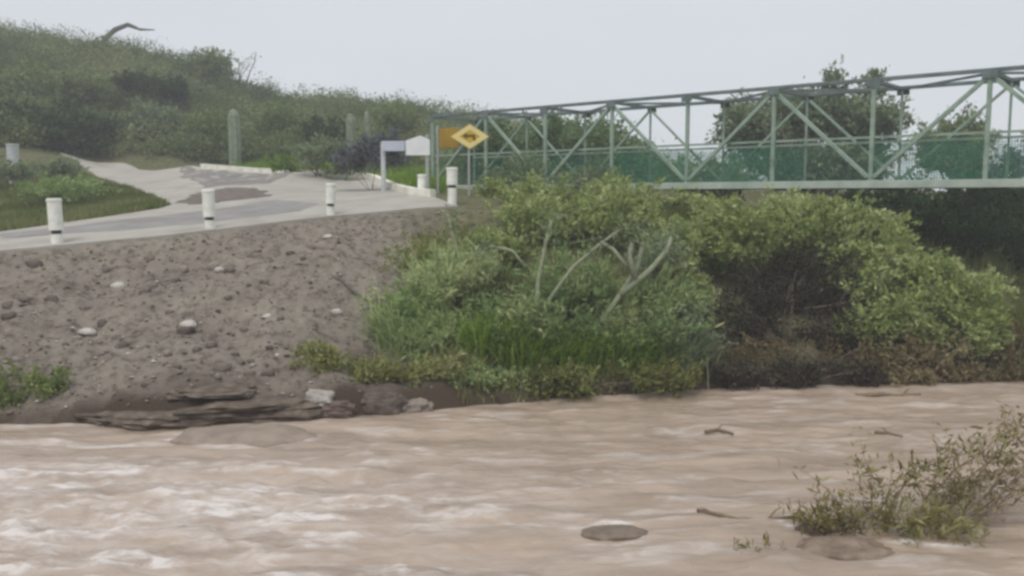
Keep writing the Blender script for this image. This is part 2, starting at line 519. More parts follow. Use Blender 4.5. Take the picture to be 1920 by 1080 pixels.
def h(x, y, noise=True):
    x, y = np.asarray(x, float), np.asarray(y, float)
    (n,) = NEAR(x)
    (w,) = SHORE(x)
    ey, ez = EDGE(x)
    by, bz = BACK(x)
    fy, fz = BASE(x)
    ry, rz = RIDGE(x)
    rise = sstep(18, 30, x) * 1.6
    o = np.ones_like(x)
    Yk = [-60 * o, n - 4, n, n + 1.5, w - 1.2, w, w + 0.22, ey, by, fy, ry, ry + 60, 3500 * o]
    Zk = [2.6 * o + rise, 2.2 * o + rise, -0.02 * o, -0.7 * o, -0.6 * o, -0.02 * o, 0.26 * o, ez, bz, fz, rz, rz - 2.5, 3.0 * o]
    z = np.where(y <= Yk[0], Zk[0], Zk[-1])
    for i in range(len(Yk) - 1):
        s = (y >= Yk[i]) & (y < Yk[i + 1])
        t = (y - Yk[i]) / np.maximum(Yk[i + 1] - Yk[i], 1e-3)
        if i == 9:
            t = t * t * (3 - 2 * t) * 0.75 + t * 0.25
        z = np.where(s, Zk[i] + (Zk[i + 1] - Zk[i]) * t, z)
    if noise:
        bank = sstep(0, 0.8, y - w + 0.4) * (1 - sstep(-0.9, -0.05, y - ey))
        z = z + bank * (0.16 * fbm(x * 0.7, y * 0.7, seed=3) - 0.13 * np.clip(1 - np.abs(vn(x * 0.9 + 0.25 * y, y * 0.16, seed=23)) * 4, 0, 1) + 0.03 * fbm(x * 5, y * 5, seed=29, octs=2) + 0.07 * fbm(x * 2.6, y * 2.6, seed=5))
        right = sstep(0, 3, x) * sstep(0, 1, y - ey)
        hill = np.maximum(sstep(1, 20, y - by), right)
        z = z + hill * 0.45 * fbm(x * 0.15, y * 0.15, seed=9) * sstep(3, 12, y - by)
    return z


def h1(x, y):
    return float(h(np.array([x]), np.array([y]))[0])


def hit(px, py, tmin=5.0, tmax=400.0):
    r = ray(px, py)
    t = np.concatenate([np.arange(tmin, 60, 0.04), np.arange(60, tmax, 0.4)])
    x, y, z = r[0] * t, r[1] * t, EYE + r[2] * t
    below = z <= h(x, y, False)
    i = int(np.argmax(below)) if below.any() else len(t) - 1
    return Vector((x[i], y[i], h1(x[i], y[i])))


def axis(fine, lo, hi, far_lo, far_hi, growth=1.18):
    a = list(np.arange(lo, hi + 1e-6, fine))
    s, p = fine, hi
    while p < far_hi:
        s *= growth
        p += s
        a.append(p)
    s, p = fine, lo
    pre = []
    while p > far_lo:
        s *= growth
        p -= s
        pre.append(p)
    return np.array(pre[::-1] + a)


GX = axis(0.14, -16, 15, -3000, 3000, 1.10)
GY = np.concatenate([[-200, -120, -60, -40, -25, -15, -8], np.arange(-4, 13, 0.5), np.arange(13, 30, 0.14), np.arange(30, 100, 0.6), axis(1.0, 100, 101, 100, 3400, 1.15)])
GY = np.unique(np.round(GY, 3))
gx, gy = np.meshgrid(GX, GY)
GZ = h(gx, gy)
(e_y, e_z), (b_y, b_z), (w_y,) = EDGE(gx), BACK(gx), SHORE(gx)
verd = np.clip(sstep(-0.4, 1.2, gy - b_y) + sstep(-2.6, 0.8, gx + 0.2 * (gy - 16)) * (gy > w_y - 0.5) * 0.85 + 0.25 * fbm(gx * 0.5, gy * 0.5, seed=31) * (gy > b_y), 0, 1)
verd = np.clip(verd + (gy < 5) * 0.3, 0, 1)
ground = link('ground', grid_mesh('ground', GX, GY, GZ, {'verdure': verd, 'wet': np.clip(np.exp(-np.clip(gy - w_y - .1, 0, 99) / .45) * (1.1 + .6 * fbm(gx * 1.3, gy * 1.3, seed=37)), 0, 1)}), ground_material())
props(ground, 'brown gravelly river bank rising to scrub covered hills', None, None, 'structure')

# ------------------------------------------------------------------ river
WX = axis(0.055, -12.5, 13.5, -400, 400, 1.12)
WY = np.concatenate([axis(0.045, 7.5, 19.5, -4, 40, 1.12)])
wx, wy = np.meshgrid(WX, WY)
(sh_,) = SHORE(wx)
dist = sh_ - wy                                       # metres out from the far waterline
warp = 0.6 * fbm(wx * 0.25, wy * 0.6, seed=41)
rapid = np.exp(-((wx + 5.0 + 0.25 * (wy - 10)) / 4.2) ** 2) * (1 - sstep(11.4, 13.8, wy + 0.3 * np.sin(wx))) 
rapid = np.maximum(rapid, 0.9 * (1 - sstep(-6, -0.5, wx + 0.9 * (wy - 9.8))) * (1 - sstep(12.2, 13.8, wy)))
swell = fbm(wx * 0.32 + 3, wy * 0.95 + warp, seed=43, octs=3)
chop = fbm(wx * 0.9, wy * 2.4 + warp * 2, seed=47, octs=4, gain=0.55)
ridge = 1 - np.abs(fbm(wx * 1.3 + warp, wy * 3.8 + warp, seed=53, octs=4))
fine = fbm(wx * 2.2 + warp, wy * 6.5 + warp, seed=49, octs=3)
WZ = 0.040 * swell + 0.022 * chop + 0.02 * fine + rapid * (0.06 * (ridge - 0.55) + 0.04 * chop + 0.02 * fine)
hx, hy = (wx + 4.35) / 1.2, (wy - 14.1) / 0.36
calm = np.exp(-np.abs(hx) ** 4 - hy ** 2 * 0.8)
WZ = WZ * (1 - .7 * calm)
WZ *= sstep(-0.1, 0.5, dist) * 0.9 + 0.1
streak = fbm(wx * 1.2 + 2 * warp, wy * 5.5 + warp * 2, seed=61, octs=4, gain=0.6)
patchy = sstep(-0.5, 0.6, fbm(wx * 0.35 + warp, wy * 0.9 + warp, seed=63, octs=2))
foam = 1.15 * rapid * (0.36 + 0.64 * sstep(0.1, 1.0, 0.6 * ridge + 0.5 * streak + 0.4 * fine)) * (0.5 + 0.5 * patchy)
foam += 0.30 * sstep(0.25, 1.1, streak + 0.5 * chop + .3 * fine) * (1 - 0.5 * sstep(4, 12, wx))
foam += 0.5 * np.exp(-np.clip(dist, 0, 9) / .12) * sstep(-.2, .6, fine + .5 * streak)
foam += 0.45 * np.exp(-((np.hypot((wx - 1.14) / .46, (wy - 9.95) / .3) - 1) / .22) ** 2) * sstep(-.4, .5, fine)
foam += 0.6 * np.exp(-((wy - 13.35 + 0.05 * wx) / 0.14) ** 2) * sstep(-0.5, 0.6, streak + 0.5) * (1 - sstep(-4.5, -1.5, wx))
foam += 0.5 * np.exp(-((wy - 14.75) / 0.12) ** 2) * np.exp(-((wx + 3.9) / .9) ** 4) * (0.6 + 0.5 * streak)
foam += 0.7 * np.exp(-((wx + 0.15) / .35) ** 2 - ((wy - 10.35) / .09) ** 2) * sstep(-.3, .5, fine)
for cx_, cy_, ax_, ay_ in ((-4.35, 14.15, 1.15, .45), (3.95, 9.75, .55, .36), (3.6, 10.3, .36, .22), (4.6, 9.95, .9, .4)):
    foam += 0.7 * np.exp(-((np.hypot((wx - cx_) / ax_, (wy - cy_) / ay_) - 1.02) / .13) ** 2) * sstep(-.5, .5, fine + .6 * streak)
foam = np.clip(foam, 0, 1)
river = link('river', grid_mesh('river', WX, WY, WZ, {'foam': foam}), water_material())
props(river, 'muddy brown river in flood with pale foaming rapids', None, None, 'structure')

# ------------------------------------------------------------------ road, mud patch, kerb
def sheet(name, outline, material, lift, thick=0.14, step=0.6, jag=0.0):
    """a thin slab following the ground inside a plan outline"""
    o2 = [Vector((p[0], p[1])) for p in outline]
    pts, n = [], len(o2)
    for i in range(n):
        a, b = o2[i], o2[(i + 1) % n]
        k = max(1, int((b - a).length / step))
        for j in range(k):
            p = a.lerp(b, j / k)
            if jag:
                p = p + Vector((random.uniform(-jag, jag), random.uniform(-jag, jag)))
            pts.append(p)
    nb = len(pts)
    xs = np.arange(min(p.x for p in pts), max(p.x for p in pts), step)
    ys = np.arange(min(p.y for p in pts), max(p.y for p in pts), step)

    def inside(q):
        c = False
        for i in range(n):
            a, b = o2[i], o2[i - 1]
            if (a.y > q[1]) != (b.y > q[1]) and q[0] < (b.x - a.x) * (q[1] - a.y) / (b.y - a.y) + a.x:
                c = not c
        return c
    inner = [Vector((x, y)) for x in xs for y in ys if inside((x, y))]
    vs, es, fs, *_ = delaunay_2d_cdt(pts + inner, [], [list(range(nb))], 1, 1e-4)
    x = np.array([v.x for v in vs]); y = np.array([v.y for v in vs])
    z = h(x, y) + lift
    bm = bmesh.new()
    bv = [bm.verts.new((x[i], y[i], z[i])) for i in range(len(vs))]
    for f in fs:
        try: bm.faces.new([bv[i] for i in f])
        except ValueError: pass
    bm.normal_update()
    for f in bm.faces:
        if f.normal.z < 0: f.normal_flip()
    edges = [e for e in bm.edges if e.is_boundary]
    r = bmesh.ops.extrude_edge_only(bm, edges=edges)
    bmesh.ops.translate(bm, verts=[g for g in r['geom'] if isinstance(g, bmesh.types.BMVert)], vec=(0, 0, -thick))
    me = bpy.data.meshes.new(name)
    bm.to_mesh(me); bm.free()
    return link(name, me, material)


near_px = [(0, 474), (150, 461), (300, 447), (450, 430), (600, 411), (720, 398), (800, 389), (860, 385)]
near_edge = []
for px, py in near_px:
    u = (px - 960) / F
    xs = np.linspace(-14, 2, 800)
    ey, ez = EDGE(xs)
    i = int(np.argmin(abs(xs / ey - u)))
    near_edge.append((xs[i], ey[i] + 0.05))
kerb_px = [(812, 372), (775, 369), (735, 356), (700, 343), (640, 337), (560, 330), (480, 325), (420, 320), (380, 314)]
kerb_pts = [hit(*p) for p in kerb_px]
left_px = [(165, 311), (215, 330), (262, 352), (300, 372), (325, 386), (300, 394), (230, 405), (120, 421), (0, 438)]
left_pts = [hit(*p) for p in left_px]
outline = [(-32, 17.0), (-20, 18.3)] + near_edge + [(p.x, p.y) for p in kerb_pts] + [(hit(330, 308).x, hit(330, 308).y), (-22, 49), (-24.5, 48.5)] + [(p.x, p.y) for p in left_pts] + [(-20, 25.0), (-32, 24.6)]
road = sheet('road', outline, road_material(), 0.05, 0.16)
props(road, 'pale worn concrete road forking along the river bank', None, None, 'structure')

M['road_mud'] = mat('road_mud', [(0.3, (0.085, 0.064, 0.052)), (0.55, (0.15, 0.12, 0.10)), (0.75, (0.25, 0.22, 0.19))], 2.2, 0.85, 0.5)
M['road_damp'] = mat('road_damp', [(0.3, (0.15, 0.137, 0.125)), (0.55, (0.205, 0.19, 0.172)), (0.75, (0.27, 0.252, 0.228))], 1.6, 0.75, 0.3)
mud_px = [(338, 383), (352, 372), (390, 360), (430, 351), (470, 353), (505, 366), (492, 374), (450, 377), (400, 384), (360, 387)]
strip_px = [(338, 309), (420, 323), (500, 329), (560, 334), (500, 343), (430, 347), (385, 352), (360, 340), (340, 322)]
strip = sheet('wet_strip', [(hit(*p).x, hit(*p).y) for p in strip_px], M['road_damp'], 0.056, 0.03, 0.5, 0.15)
props(strip, 'damp darker strip between the two road branches', None, None, 'structure')
patch = sheet('mud_patch', [(hit(*p).x, hit(*p).y) for p in mud_px], M['road_mud'], 0.064, 0.04, 0.3, 0.2)
props(patch, 'brown mud washed over the road at the fork', None, None, 'structure')
M['road_wash'] = mat('road_wash', [(0.3, (0.19, 0.178, 0.168)), (0.55, (0.25, 0.238, 0.226)), (0.75, (0.31, 0.297, 0.28))], 1.2, 0.7, 0.3)
wash_px = [(0, 452), (200, 438), (400, 420), (560, 400), (600, 385), (520, 378), (430, 392), (300, 408), (150, 426), (0, 442)]
wash = sheet('silt_streak', [(hit(*p).x, hit(*p).y) for p in wash_px], M['road_wash'], 0.056, 0.03, 0.4, 0.1)
props(wash, 'thin grey silt streak drying along the road', None, None, 'structure')

km = MB()
kp = [Vector((p.x, p.y, h1(p.x, p.y) + 0.05)) for p in kerb_pts]
ring = []
for i, p in enumerate(kp):
    d = (kp[min(i + 1, len(kp) - 1)] - kp[max(i - 1, 0)]).xy.normalized()
    nrm = Vector((-d.y, d.x, 0))
    w_, t_ = 0.13, 0.20
    ring += [p + nrm * w_ - Vector((0, 0, .2)), p + nrm * w_ + Vector((0, 0, t_)), p - nrm * w_ + Vector((0, 0, t_)), p - nrm * w_ - Vector((0, 0, .2))]
fc = []
for i in range(len(kp) - 1):
    for k in range(4):
        fc.append((i * 4 + k, i * 4 + (k + 1) % 4, (i + 1) * 4 + (k + 1) % 4, (i + 1) * 4 + k))
fc += [(0, 1, 2, 3), tuple((len(kp) - 1) * 4 + k for k in (3, 2, 1, 0))]
km.add(ring, fc)
kerb = km.build('kerb', M['concrete_kerb'])
props(kerb, 'white painted kerb curving along the far road edge', None, None, 'structure')


# ------------------------------------------------------------------ rocks
def rock_mesh(name, c, s, rot=0.0, seed=0, sub=2, rough=0.3, smooth=True, pw=0.85):
    bm = bmesh.new()
    bmesh.ops.create_icosphere(bm, subdivisions=sub, radius=1)
    p = np.array([v.co[:] for v in bm.verts])
    d = 1 + rough * fbm(p[:, 0] * 1.1 + seed * 3.7, p[:, 1] * 1.1, p[:, 2] * 1.1, seed=seed, octs=3)
    p = p * d[:, None]
    p = np.sign(p) * np.abs(p) ** pw
    if not smooth:
        p = p * (1 + .1 * fbm(p[:, 0] * 4 + seed, p[:, 1] * 4, p[:, 2] * 5, seed=seed + 3, octs=2))[:, None]
        p[:, 2] = np.where(p[:, 2] > 0, np.floor(p[:, 2] * 5 + .5) / 5 * .55 + p[:, 2] * .45, p[:, 2])
    p = p * np.array(s)
    ca, sa = math.cos(rot), math.sin(rot)
    p = np.stack([p[:, 0] * ca - p[:, 1] * sa, p[:, 0] * sa + p[:, 1] * ca, p[:, 2]], -1) + np.array(c)
    for v, q in zip(bm.verts, p):
        v.co = q
    me = bpy.data.meshes.new(name)
    bm.to_mesh(me); bm.free()
    me.polygons.foreach_set('use_smooth', [smooth] * len(me.polygons))
    return me


def rock(px, py, wpx, hpx, m, name, label, cat, group=None, seed=0, Y=None, depth=0.8, sink=0.25, sub=2, rough=0.3, wl=False, smooth=True, pw=.85):
    if wl:
        r = ray(px, py + hpx / 2); t = -EYE / r[2]
        p = Vector((r[0] * t, r[1] * t, 0))
    else:
        p = hit(px, py + hpx / 2)
    sc = p.y / F
    s = (wpx * sc / 2, wpx * sc / 2 * depth, hpx * sc / 2 * (1 + sink))
    c = (p.x, p.y + s[1] * 0.6, p.z + s[2] * (1 - 2 * sink))
    o = link(name, rock_mesh(name, c, s, random.uniform(-.25, .25), seed, sub, rough, smooth, pw), m, None, (p.x, p.y, p.z))
    return props(o, label, cat, group)


whites = [(220, 523, 34, 13, 'white stone on the bank slope below the second white post'),
          (410, 497, 22, 11, 'small pale stone high on the bank slope beside dark stones'),
          (160, 605, 36, 14, 'white stone low on the bank, leftmost of the pale stones'),
          (350, 601, 34, 14, 'white stone with a dark hollow around it mid slope'),
          (500, 601, 26, 9, 'thin flat white stone mid slope on the bank'),
          (630, 586, 25, 13, 'white stone beside the green shrub edge on the slope'),
          (613, 458, 24, 8, 'pale flat stone just under the road edge on the bank')]
for i, (x, y, w, hh, lb) in enumerate(whites):
    rock(x, y, w * .85, hh * .9, M['rock_white'], 'white_stone', lb, 'stone', 'white stones on the bank', 20 + i, sink=0.28, rough=.4)
STONES = ['dark brown stone in the cluster at the frame edge mid slope', 'second dark stone in the frame edge cluster, just right of the first',
          'dark stone lowest in the frame edge cluster', 'dark stone above and left of the lowest white stone', 'lone dark stone high on the slope below the first white post',
          'dark stone in a shallow scoop right of the big white stone', 'dark stone at the lower edge of the scoop right of the big white stone',
          'dark stone touching the left of the small pale stone under the mud patch', 'dark stone touching the right of the small pale stone under the mud patch',
          'large dark brown stone alone on the lower slope', 'dark stone between the lowest white stone and the large dark stone', 'flat dark stone below the lowest white stone',
          'dark stone low on the slope above the ledge of rock', 'dark stone just above the narrow brown ledge', 'first of two dark stones beside the yellow green weeds',
          'second of two dark stones beside the yellow green weeds, nearer the weeds', 'dark stone directly below the white stone in the hollow', 'dark stone high on the bank near the pale flat stone']
for i in range(70):
    if i < 18:
        x, y = [(15, 580), (45, 578), (15, 607), (95, 562), (60, 490), (270, 545), (285, 535), (400, 487), (430, 500), (230, 640), (190, 590), (140, 620), (395, 645), (415, 690), (465, 700), (500, 700), (345, 612), (600, 470)][i]
        w = random.uniform(20, 34)
    else:
        x = random.uniform(0, 700)
        y0 = 474 - x * 0.105 + 22
        y = y0 + (745 - y0) * random.random() ** 0.8
        w = random.uniform(8, 19)
        if x > 560 and y > 520: x -= 200
    slab = (STONES[i] if i < 18 else 'small brown stone half buried among the gravel of the bank slope')
    rock(x, y, w, w * random.uniform(0.4, 0.65), random.choice([M['rock_brown'], M['rock_soil'], M['rock_soil'], M['rock_grey']]), 'bank_stone',
         slab, 'stone', 'brown stones in the bank', 100 + i, sink=0.3, rough=0.35)
big = [(450, 770, 300, 36, 'ledge_mud', 'rock_slab', 'long low dark brown rock slab at the waterline'),
       (245, 783, 240, 24, 'ledge_mud', 'rock_slab', 'low muddy brown rock slab at the waterline beside the corner bush'),
       (600, 748, 62, 24, 'rock_pale', 'boulder', 'pale chipped boulder resting behind the dark waterline boulder'),
       (632, 768, 72, 34, 'rock_red', 'boulder', 'small dark red wet boulder at the waterline'),
       (715, 756, 90, 40, 'rock_brown', 'boulder', 'rounded brown boulder at the waterline below yellow green weeds'),
       (780, 762, 60, 24, 'rock_grey', 'boulder', 'low grey boulder at the waterline next to the rounded brown boulder'),
       (665, 652, 80, 22, 'rock_brown', 'boulder', 'dark brown boulder on the slope beside the green shrubs'),
       (400, 752, 170, 14, 'ledge_mud', 'rock_slab', 'narrow brown ledge of rock above the long dark slab')]
for i, (x, y, w, hh, m, nm, lb) in enumerate(big):
    rock(x, y, w, hh, M[m], nm, lb, 'rock', 'rocks along the waterline', 300 + i, depth=0.6, sink=0.25, sub=4, rough=0.34, wl=(y > 755), smooth=False, pw=.7)

# gravel on the slope
nG = 3400
gxp = rng.uniform(-12.5, 0.5, nG)
(gw,), (ge, gez) = SHORE(gxp), EDGE(gxp)
gyp = gw + 0.2 + (ge - gw - 0.35) * rng.random(nG)
gzp = h(gxp, gyp)
oc = np.array([(1, 0, 0), (0, 1, 0), (-1, 0, 0), (0, -1, 0), (0, 0, 1), (0, 0, -1)], float)
of = [(0, 1, 4), (1, 2, 4), (2, 3, 4), (3, 0, 4), (1, 0, 5), (2, 1, 5), (3, 2, 5), (0, 3, 5)]
sz = rng.uniform(0.010, 0.034, nG) * (1 + 1.2 * (rng.random(nG) ** 6))
ang = rng.uniform(0, 6.28, nG)
pv = oc[None] * np.stack([sz * rng.uniform(.8, 1.6, nG), sz, sz * rng.uniform(.5, .9, nG)], -1)[:, None, :]
pv = np.stack([pv[..., 0] * np.cos(ang)[:, None] - pv[..., 1] * np.sin(ang)[:, None], pv[..., 0] * np.sin(ang)[:, None] + pv[..., 1] * np.cos(ang)[:, None], pv[..., 2]], -1)
pv += np.stack([gxp, gyp, gzp + sz * 0.3], -1)[:, None, :]
tri = pv[:, np.array(of)].reshape(-1, 3, 3)
gm = leaf_mat('gravel_mix', [(0.0, (0.10, 0.08, 0.065)), (0.55, (0.24, 0.2, 0.17)), (0.93, (0.33, 0.29, 0.25)), (1.0, (0.55, 0.52, 0.48))], 0.0)
props(link('gravel', soup('gravel', tri, 3, np.repeat(rng.random(nG), 8)), gm), 'loose brown gravel covering the river bank slope', None, None, 'stuff')


# ------------------------------------------------------------------ vegetation
def leaves(centres, spread, per, size, aspect=2.2, up=0.5, seed=0, ctint=None, tspread=0.28, droop=0.0, axis_=None):
    """rhombic leaves round clump centres -> (N,4,3), tint"""
    r = np.random.default_rng(seed)
    c = np.repeat(np.asarray(centres, float), per, 0)
    n = len(c)
    sp_ = np.repeat(np.broadcast_to(np.asarray(spread, float), (len(centres),)), per)
    off = np.clip(r.normal(size=(n, 3)), -1.7, 1.7) * sp_[:, None] * np.array([1, 1, 0.75])
    if axis_ is not None:                      # leaves strung along an arching twig
        ax = np.repeat(axis_, per, 0)
        u = r.uniform(-.6, 1.0, n)
        off = off * (0.5 - 0.22 * u)[:, None] + ax * u[:, None]
        off[:, 2] -= 0.22 * np.linalg.norm(ax, axis=1) * np.clip(u, 0, 1) ** 2
    p = c + off
    p[:, 2] -= droop * (np.abs(off[:, 0]) + np.abs(off[:, 1]))
    d = r.normal(size=(n, 3)) + off / (sp_[:, None] + 1e-6) * 0.6
    d[:, 2] += 0.15
    if axis_ is not None:
        d += ax / (np.linalg.norm(ax, axis=1)[:, None] + 1e-6) * 1.0
    d /= np.linalg.norm(d, axis=1)[:, None] + 1e-9
    nn = r.normal(size=(n, 3))
    nn[:, 2] = np.abs(nn[:, 2]) + up
    sd_ = np.cross(d, nn)
    sd_ /= np.linalg.norm(sd_, axis=1)[:, None] + 1e-9
    L = size * r.uniform(0.5, 1.5, n) * np.repeat(r.uniform(.75, 1.3, len(centres)), per)
    Wd = L / aspect
    v = np.stack([p - d * L[:, None] / 2, p + sd_ * Wd[:, None] / 2, p + d * L[:, None] / 2, p - sd_ * Wd[:, None] / 2], 1)
    t = (np.repeat(ctint if ctint is not None else r.uniform(0.25, 0.75, len(centres)), per) + r.normal(size=n) * tspread * 0.6)
    return v, np.clip(t, 0, 1)


def ellip(px0, py0, px1, py1, Y, ry=None):
    c = at((px0 + px1) / 2, (py0 + py1) / 2, Y)
    rx, rz = (px1 - px0) / 2 * Y / F, (py1 - py0) / 2 * Y / F
    return (c.x, c.y, c.z, rx, ry if ry else min(rx, rz * 1.6), rz)


def clumps(blobs, dens, seed, hollow=0.45, floor=True):
    r = np.random.default_rng(seed)
    out = []
    for (cx, cy, cz, rx, ry, rz) in blobs:
        n = max(6, int(dens * (rx * ry + rx * rz + ry * rz) * 2))
        d = r.normal(size=(n, 3))
        d /= np.linalg.norm(d, axis=1)[:, None]
        rad = hollow + (1 - hollow) * r.random(n) ** 0.7
        rad *= 0.80 + 0.42 * vn(d[:, 0] * 2.2 + seed, d[:, 1] * 2.2, d[:, 2] * 2.2, seed=seed) 
        p = d * rad[:, None] * (rx, ry, rz) + (cx, cy, cz)
        out.append(p)
    p = np.concatenate(out)
    if floor:
        g = np.maximum(h(p[:, 0], p[:, 1]), 0.0) + 0.05
        p[:, 2] = np.maximum(p[:, 2], g + 0.1 * r.random(len(p)))
    return p


def limb(mb, a, b, r0, r1, bend=0.12, n=5, seg=5, rnd=random):
    a, b = np.array(a, float), np.array(b, float)
    L = np.linalg.norm(b - a)
    o1 = np.array([rnd.uniform(-1, 1), rnd.uniform(-1, 1), rnd.uniform(-.5, 1)]) * bend * L
    pts, rad = [], []
    for i in range(seg + 1):
        t = i / seg
        pts.append(a + (b - a) * t + o1 * math.sin(math.pi * t) + np.array([rnd.uniform(-1, 1) for _ in range(3)]) * 0.02 * L * (0 < i < seg))
        rad.append(r0 + (r1 - r0) * t)
    mb.tube(pts, rad, n)
    return pts


def plant(name, label, cat, base, blobs, leafm, dens=22, per=26, size=0.11, spread=0.16, stems=7, r0=0.035, barkm='bark', group=None, seed=1, hollow=0.45,
          aspect=2.2, twigs=18, trunk_name='trunk', up=0.5, tmul=(0.2, 0.8), droop=0.0, floor=True, spray=2.2):
    base = Vector(base)
    t = thing(name, label, cat, base, group)
    c = clumps(blobs, dens * 1.5, seed, hollow, floor)
    rr = np.random.default_rng(seed + 5)
    low = vn(c[:, 0] * 1.3, c[:, 1] * 1.3, c[:, 2] * 1.3, seed=seed + 2) * 0.5 + 0.5
    ct = tmul[0] + (tmul[1] - tmul[0]) * np.clip(low * 0.65 + 0.35 * rr.random(len(c)), 0, 1)
    if spray:
        cen = np.array([b_[:3] for b_ in blobs]).mean(0) - (0, 0, .5)
        ax = c - cen
        ax /= np.linalg.norm(ax, axis=1)[:, None] + 1e-6
        ax = ax * .7 + rr.normal(size=c.shape) * .55 + (0, 0, .35)
        ax /= np.linalg.norm(ax, axis=1)[:, None] + 1e-6
        ax *= (spread * spray * rr.uniform(.5, 1.5, len(c)))[:, None]
    else:
        ax = None
    v, ti = leaves(c, spread, per, size, aspect, up, seed, ct, droop=droop, axis_=ax)
    link('crown', soup('crown', v, 4, ti), M[leafm], t)
    mb = MB()
    rnd = random.Random(seed)
    idx = [rnd.randrange(len(c)) for _ in range(stems)]
    for i in idx:
        tgt = c[i]
        b0 = np.array(base) + np.array([rnd.uniform(-.2, .2), rnd.uniform(-.15, .15), -0.15])
        pts = limb(mb, b0, tgt, r0, r0 * 0.35, 0.12, 5, 5, rnd)
        for k in range(max(1, twigs // max(stems, 1))):
            q = pts[rnd.randrange(2, 5)]
            j = min((rnd.randrange(len(c)) for _ in range(8)), key=lambda s: np.linalg.norm(c[s] - q))
            limb(mb, q, c[j], r0 * 0.4, r0 * 0.12, 0.15, 4, 3, rnd)
    mb.build(trunk_name, M[barkm], t, smooth=True)
    return t


def gp(px, py):
    return hit(px, py)


def below(px, Y, lift=0):
    """ground point under image column px at distance Y"""
    x = (px - 960) / F * Y
    return Vector((x, Y, max(h1(x, Y), -0.1) + lift))


# --- shrubs on the bank, from the road corner to the far right
plant('shrub', 'tall loose olive green shrub at the road corner behind pale stems', 'shrub', below(930, 22.5),
      [ellip(840, 420, 1010, 510, 21.6, .9), ellip(910, 362, 1130, 480, 23, 1.2), ellip(1040, 345, 1260, 470, 23.2, 1.2), ellip(760, 460, 900, 550, 20.6, .7)], 'leaf_olive', 20, 26, .12, .17, 9, .03, 'pale_bark', seed=11, tmul=(.15, .8))
plant('shrub', 'bright green leafy shrub spilling down the slope beside the bare gravel', 'shrub', below(800, 18.4),
      [ellip(690, 500, 880, 640, 18.6, .8), ellip(760, 450, 960, 600, 19.4, .9), ellip(720, 590, 900, 700, 17.8, .7)], 'leaf_bright', 20, 24, .15, .16, 8, .02, 'pale_bark', seed=12, tmul=(.1, .9), aspect=4.5, spray=3.2)
plant('shrub', 'emerald green rounded shrub in the middle of the bank above dry brush', 'shrub', below(1080, 18.6),
      [ellip(880, 530, 1110, 690, 18.2, .9), ellip(1060, 560, 1330, 680, 18.4, .9), ellip(960, 480, 1180, 600, 19.2, .9), ellip(1150, 520, 1320, 620, 19, .8)], 'leaf_emerald', 20, 24, .15, .16, 9, .02, seed=13, tmul=(.05, .9), aspect=4, spray=3.0)
plant('shrub', 'pale grey green bush on the bank beside the dark hollow', 'shrub', below(1290, 19.4),
      [ellip(1180, 430, 1300, 590, 20, .6), ellip(1240, 560, 1350, 700, 18.6, .6)], 'leaf_grey', 22, 24, .09, .14, 9, .03, 'pale_bark', seed=14, tmul=(.3, 1.0))
plant('dry_bush', 'dry brown brush hanging over the water under the emerald shrub', 'bush', below(1120, 17.4),
      [ellip(950, 670, 1140, 758, 16.9, .4), ellip(1110, 670, 1340, 742, 17.2, .4)], 'leaf_yellow', 20, 22, .09, .14, 12, .018, seed=15, twigs=50, tmul=(-.3, .6))
plant('weed_clump', 'yellow green weeds at the waterline above the brown boulders', 'weeds', below(640, 16.6),
      [ellip(540, 680, 660, 740, 16.6, .5), ellip(640, 670, 790, 745, 16.6, .5), ellip(740, 660, 900, 750, 16.8, .5)], 'leaf_yellow', 28, 24, .085, .11, 8, .012, seed=16, tmul=(.1, .85))
plant('weed_clump', 'light green weeds dipping into the water beside the dry brush', 'weeds', below(880, 16.8),
      [ellip(820, 690, 960, 755, 16.8, .45), ellip(900, 720, 1040, 755, 16.9, .35)], 'leaf_bright', 26, 22, .085, .11, 8, .012, seed=17, tmul=(.2, .9))
plant('shrub', 'small dark green bush at the waterline in the corner beside the rock slab', 'bush', below(60, 16.0),
      [ellip(-60, 730, 80, 790, 15.6, .5), ellip(40, 725, 140, 788, 15.8, .5)], 'leaf_olive', 26, 24, .08, .11, 8, .012, seed=18, tmul=(-.2, .4))
plant('mesquite_tree', 'broad olive green tree with dark hollow underneath beside the bridge', 'tree', below(1480, 20.6),
      [ellip(1270, 370, 1480, 500, 21.2, 1.2), ellip(1400, 355, 1640, 480, 21.8, 1.3), ellip(1500, 380, 1720, 520, 21.2, 1.2), ellip(1560, 450, 1800, 570, 20.2, 1.1)], 'leaf_olive', 24, 28, .115, .16, 7, .04, seed=19, tmul=(.1, .85), floor=False)
plant('shrub', 'arching olive green shrub leaning over the water at the end of the bank', 'shrub', below(1740, 19.4),
      [ellip(1680, 500, 1900, 600, 19.6, .9), ellip(1620, 540, 1780, 650, 19.2, .8), ellip(1740, 560, 1890, 680, 19, .7)], 'leaf_olive', 23, 27, .11, .15, 10, .035, seed=20, tmul=(.1, .9))
plant('dry_bush', 'pale dry brush low over the water beneath the arching olive shrub', 'bush', below(1720, 18.7),
      [ellip(1640, 620, 1840, 705, 18.6, .5)], 'leaf_dry', 20, 20, .09, .14, 14, .02, seed=21, twigs=50, tmul=(.3, 1))
plant('dry_bush', 'dry twigs in the hollow under the broad tree, coloured dark to act as shade', 'bush', below(1490, 19.0),
      [ellip(1320, 490, 1500, 715, 19.3, .6), ellip(1470, 560, 1690, 718, 19.2, .6), ellip(1380, 450, 1620, 640, 20.4, .7)], 'leaf_painted_shade', 17, 22, .09, .17, 16, .02, seed=22, twigs=70, tmul=(0, .8))  # brush whose dark colour imitates the shade below the canopy
